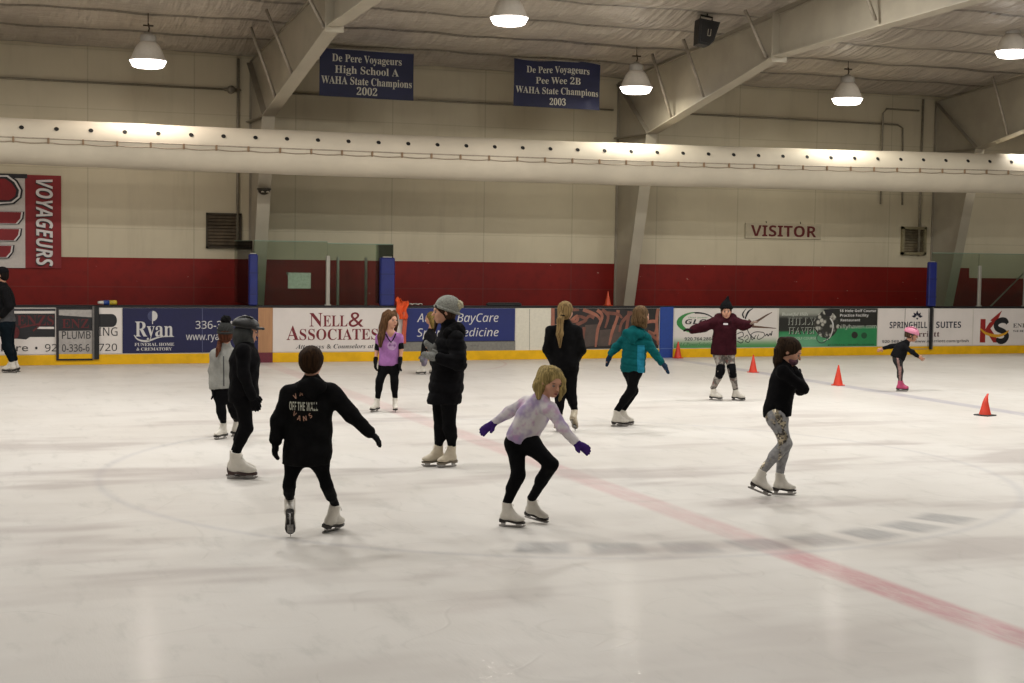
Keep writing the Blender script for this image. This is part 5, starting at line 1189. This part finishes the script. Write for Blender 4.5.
# small child with the pink helmet
p = Fig('smallest person, in black with pink helmet and pink skates, leaning forward', 901, 391.5, 1.10, -6,
        dict(hd=(910.8, 335, 0), nk=(905.5, 342.5, 0), sl=(903.5, 346.5, -.11), sr=(901.5, 344.5, .11), el=(911.5, 352, -.15), er=(890.5, 346, .15), wl=(917.5, 356.5, -.15), wr=(883, 348.2, .16), hl=(922, 359, -.15), hr=(878.5, 350, .16), pv=(897.3, 357, 0), h_l=(897, 360, -.06), h_r=(898, 360, .06), kl=(900, 371.5, -.06), kr=(900.3, 371, .07)),
        dict(l=(901.3, 0, -2, 0, 0), r=(902, .14, -2, 0, 0)), (-15, -12), sk=.78)
st_ = NT('side_stripe'); v = st_.obj(); xs = st_.xyz(v); c = st_.mix(st_.step(st_.noise(v, 18., 3.), .35, .6), lin('0e0e10'), lin('131315'))
st_.base(c); st_.set(rough=.9); PK = M('8d6d68', .9, var=.3, scale=30.)
def stripe(c):
    L = p.J; o = np.zeros(len(c), bool)
    for a, b_ in (('h_l', 'kl'), ('kl', 'bl')):
        d = L[b_]-L[a]; t_ = np.clip(((c-L[a])@d)/(d@d), 0, 1); q = c-(L[a]+t_[:, None]*d); o |= (np.linalg.norm(q, axis=1) < .1) & (q[:, 1] < -.022) & (np.abs(q[:, 0]+.012) < .018)
    return o
p.body(SKIN2); p.pants(st_.m, .006, parts=([PK], stripe)); p.top(BLACKF, 'jacket', (896.3, 358.5, 0), .118, .115, .12, 1.2, sl=(.064, .058, .046), collar=.07, wrinkle=.005)
hm_ = M('c07890', .4, var=.1, scale=12.)
S = SDF(.008); S.ell(p.hp(-.015, 0, .055), tuple(w*p.hs for w in (.135, .112, .095)), p.A); S.cut(p.hp(0, 0, .028), -p.A[2]-.1*p.A[0]); S.cone(p.hp(.1, -.05, .04), p.hp(.1, .05, .04), .022, .022, .02, (p.A[2], 1.6))
he = p.bob(S.mesh(1), 'helmet', hm_)
for y in (-.05, 0, .05): b = MB(); b.tube([p.hp(-.11, y, .11), p.hp(-.03, y*1.2, .148), p.hp(.06, y*1.1, .128)], .009, 6); b.build('vent_rib', M('a85c78', .4), he)
b = MB(); b.tube([p.hp(.0, -.1, .03), p.hp(.03, -.075, -.05), p.hp(.05, 0, -.115), p.hp(.03, .075, -.05), p.hp(.0, .1, .03)], .006, 6); b.build('chin_strap', M('2a2a2a', .6), he)
p.hairf(HAIR('3a2c20'), low=-.06, big=.97); p.skates(M('a83a62', .5, var=.1), M('141214', .5))

#@@END
# ------------------------------------------------------------------ light
def area(x, y, z, e, size, col=(1., .94, .86), ang=180.):
    l = bpy.data.lights.new('lamp_light', 'AREA'); l.shape = 'DISK'; l.size = size; l.energy = e; l.color = col; l.spread = R_(ang)
    o = bpy.data.objects.new('lamp_light', l); COL.objects.link(o); o.location = (x, y, z); return o
KW = .50
for x, y, z in LAMPS: area(x, y, z-.03, 80*KW, .42, (1., .88, .77) if x < 5 else (1., .95, .82))
for x in (-7.0, 16.8, 21.5): area(x, 13.4, 5.3, 80*KW, .42)
for x in (-7.,): area(x, 10., 5.95, 190*KW, .42)
for y, zz, pw in ((6., 6.5, 330), (1., 6.8, 270), (-5., 6.5, 135), (-10., 6.1, 55)):
    for x in (-6., -3., 3., 5.8, 10.6, 13.6): area(x, y, zz, pw*KW, .42, (1., .975, .93))
w = bpy.data.worlds.new('world'); scene.world = w; w.use_nodes = True
w.node_tree.nodes['Background'].inputs[0].default_value = (.5, .47, .42, 1); w.node_tree.nodes['Background'].inputs[1].default_value = .0

# ------------------------------------------------------------------ camera
cd = bpy.data.cameras.new('camera'); cam = bpy.data.objects.new('camera', cd); COL.objects.link(cam)
cd.sensor_width = 36.; cd.lens = FPX/1024*36.; cd.clip_start = .05; cd.clip_end = 200
m = Matrix(((AX[0][0], AX[1][0], -AX[2][0], CAM[0]), (AX[0][1], AX[1][1], -AX[2][1], CAM[1]), (AX[0][2], AX[1][2], -AX[2][2], CAM[2]), (0, 0, 0, 1)))
cam.matrix_world = m; scene.camera = cam
vs_ = scene.view_settings; vs_.view_transform = 'Standard'; vs_.look = 'None'; vs_.gamma = 1.; vs_.exposure = .16; vs_.use_curve_mapping = False
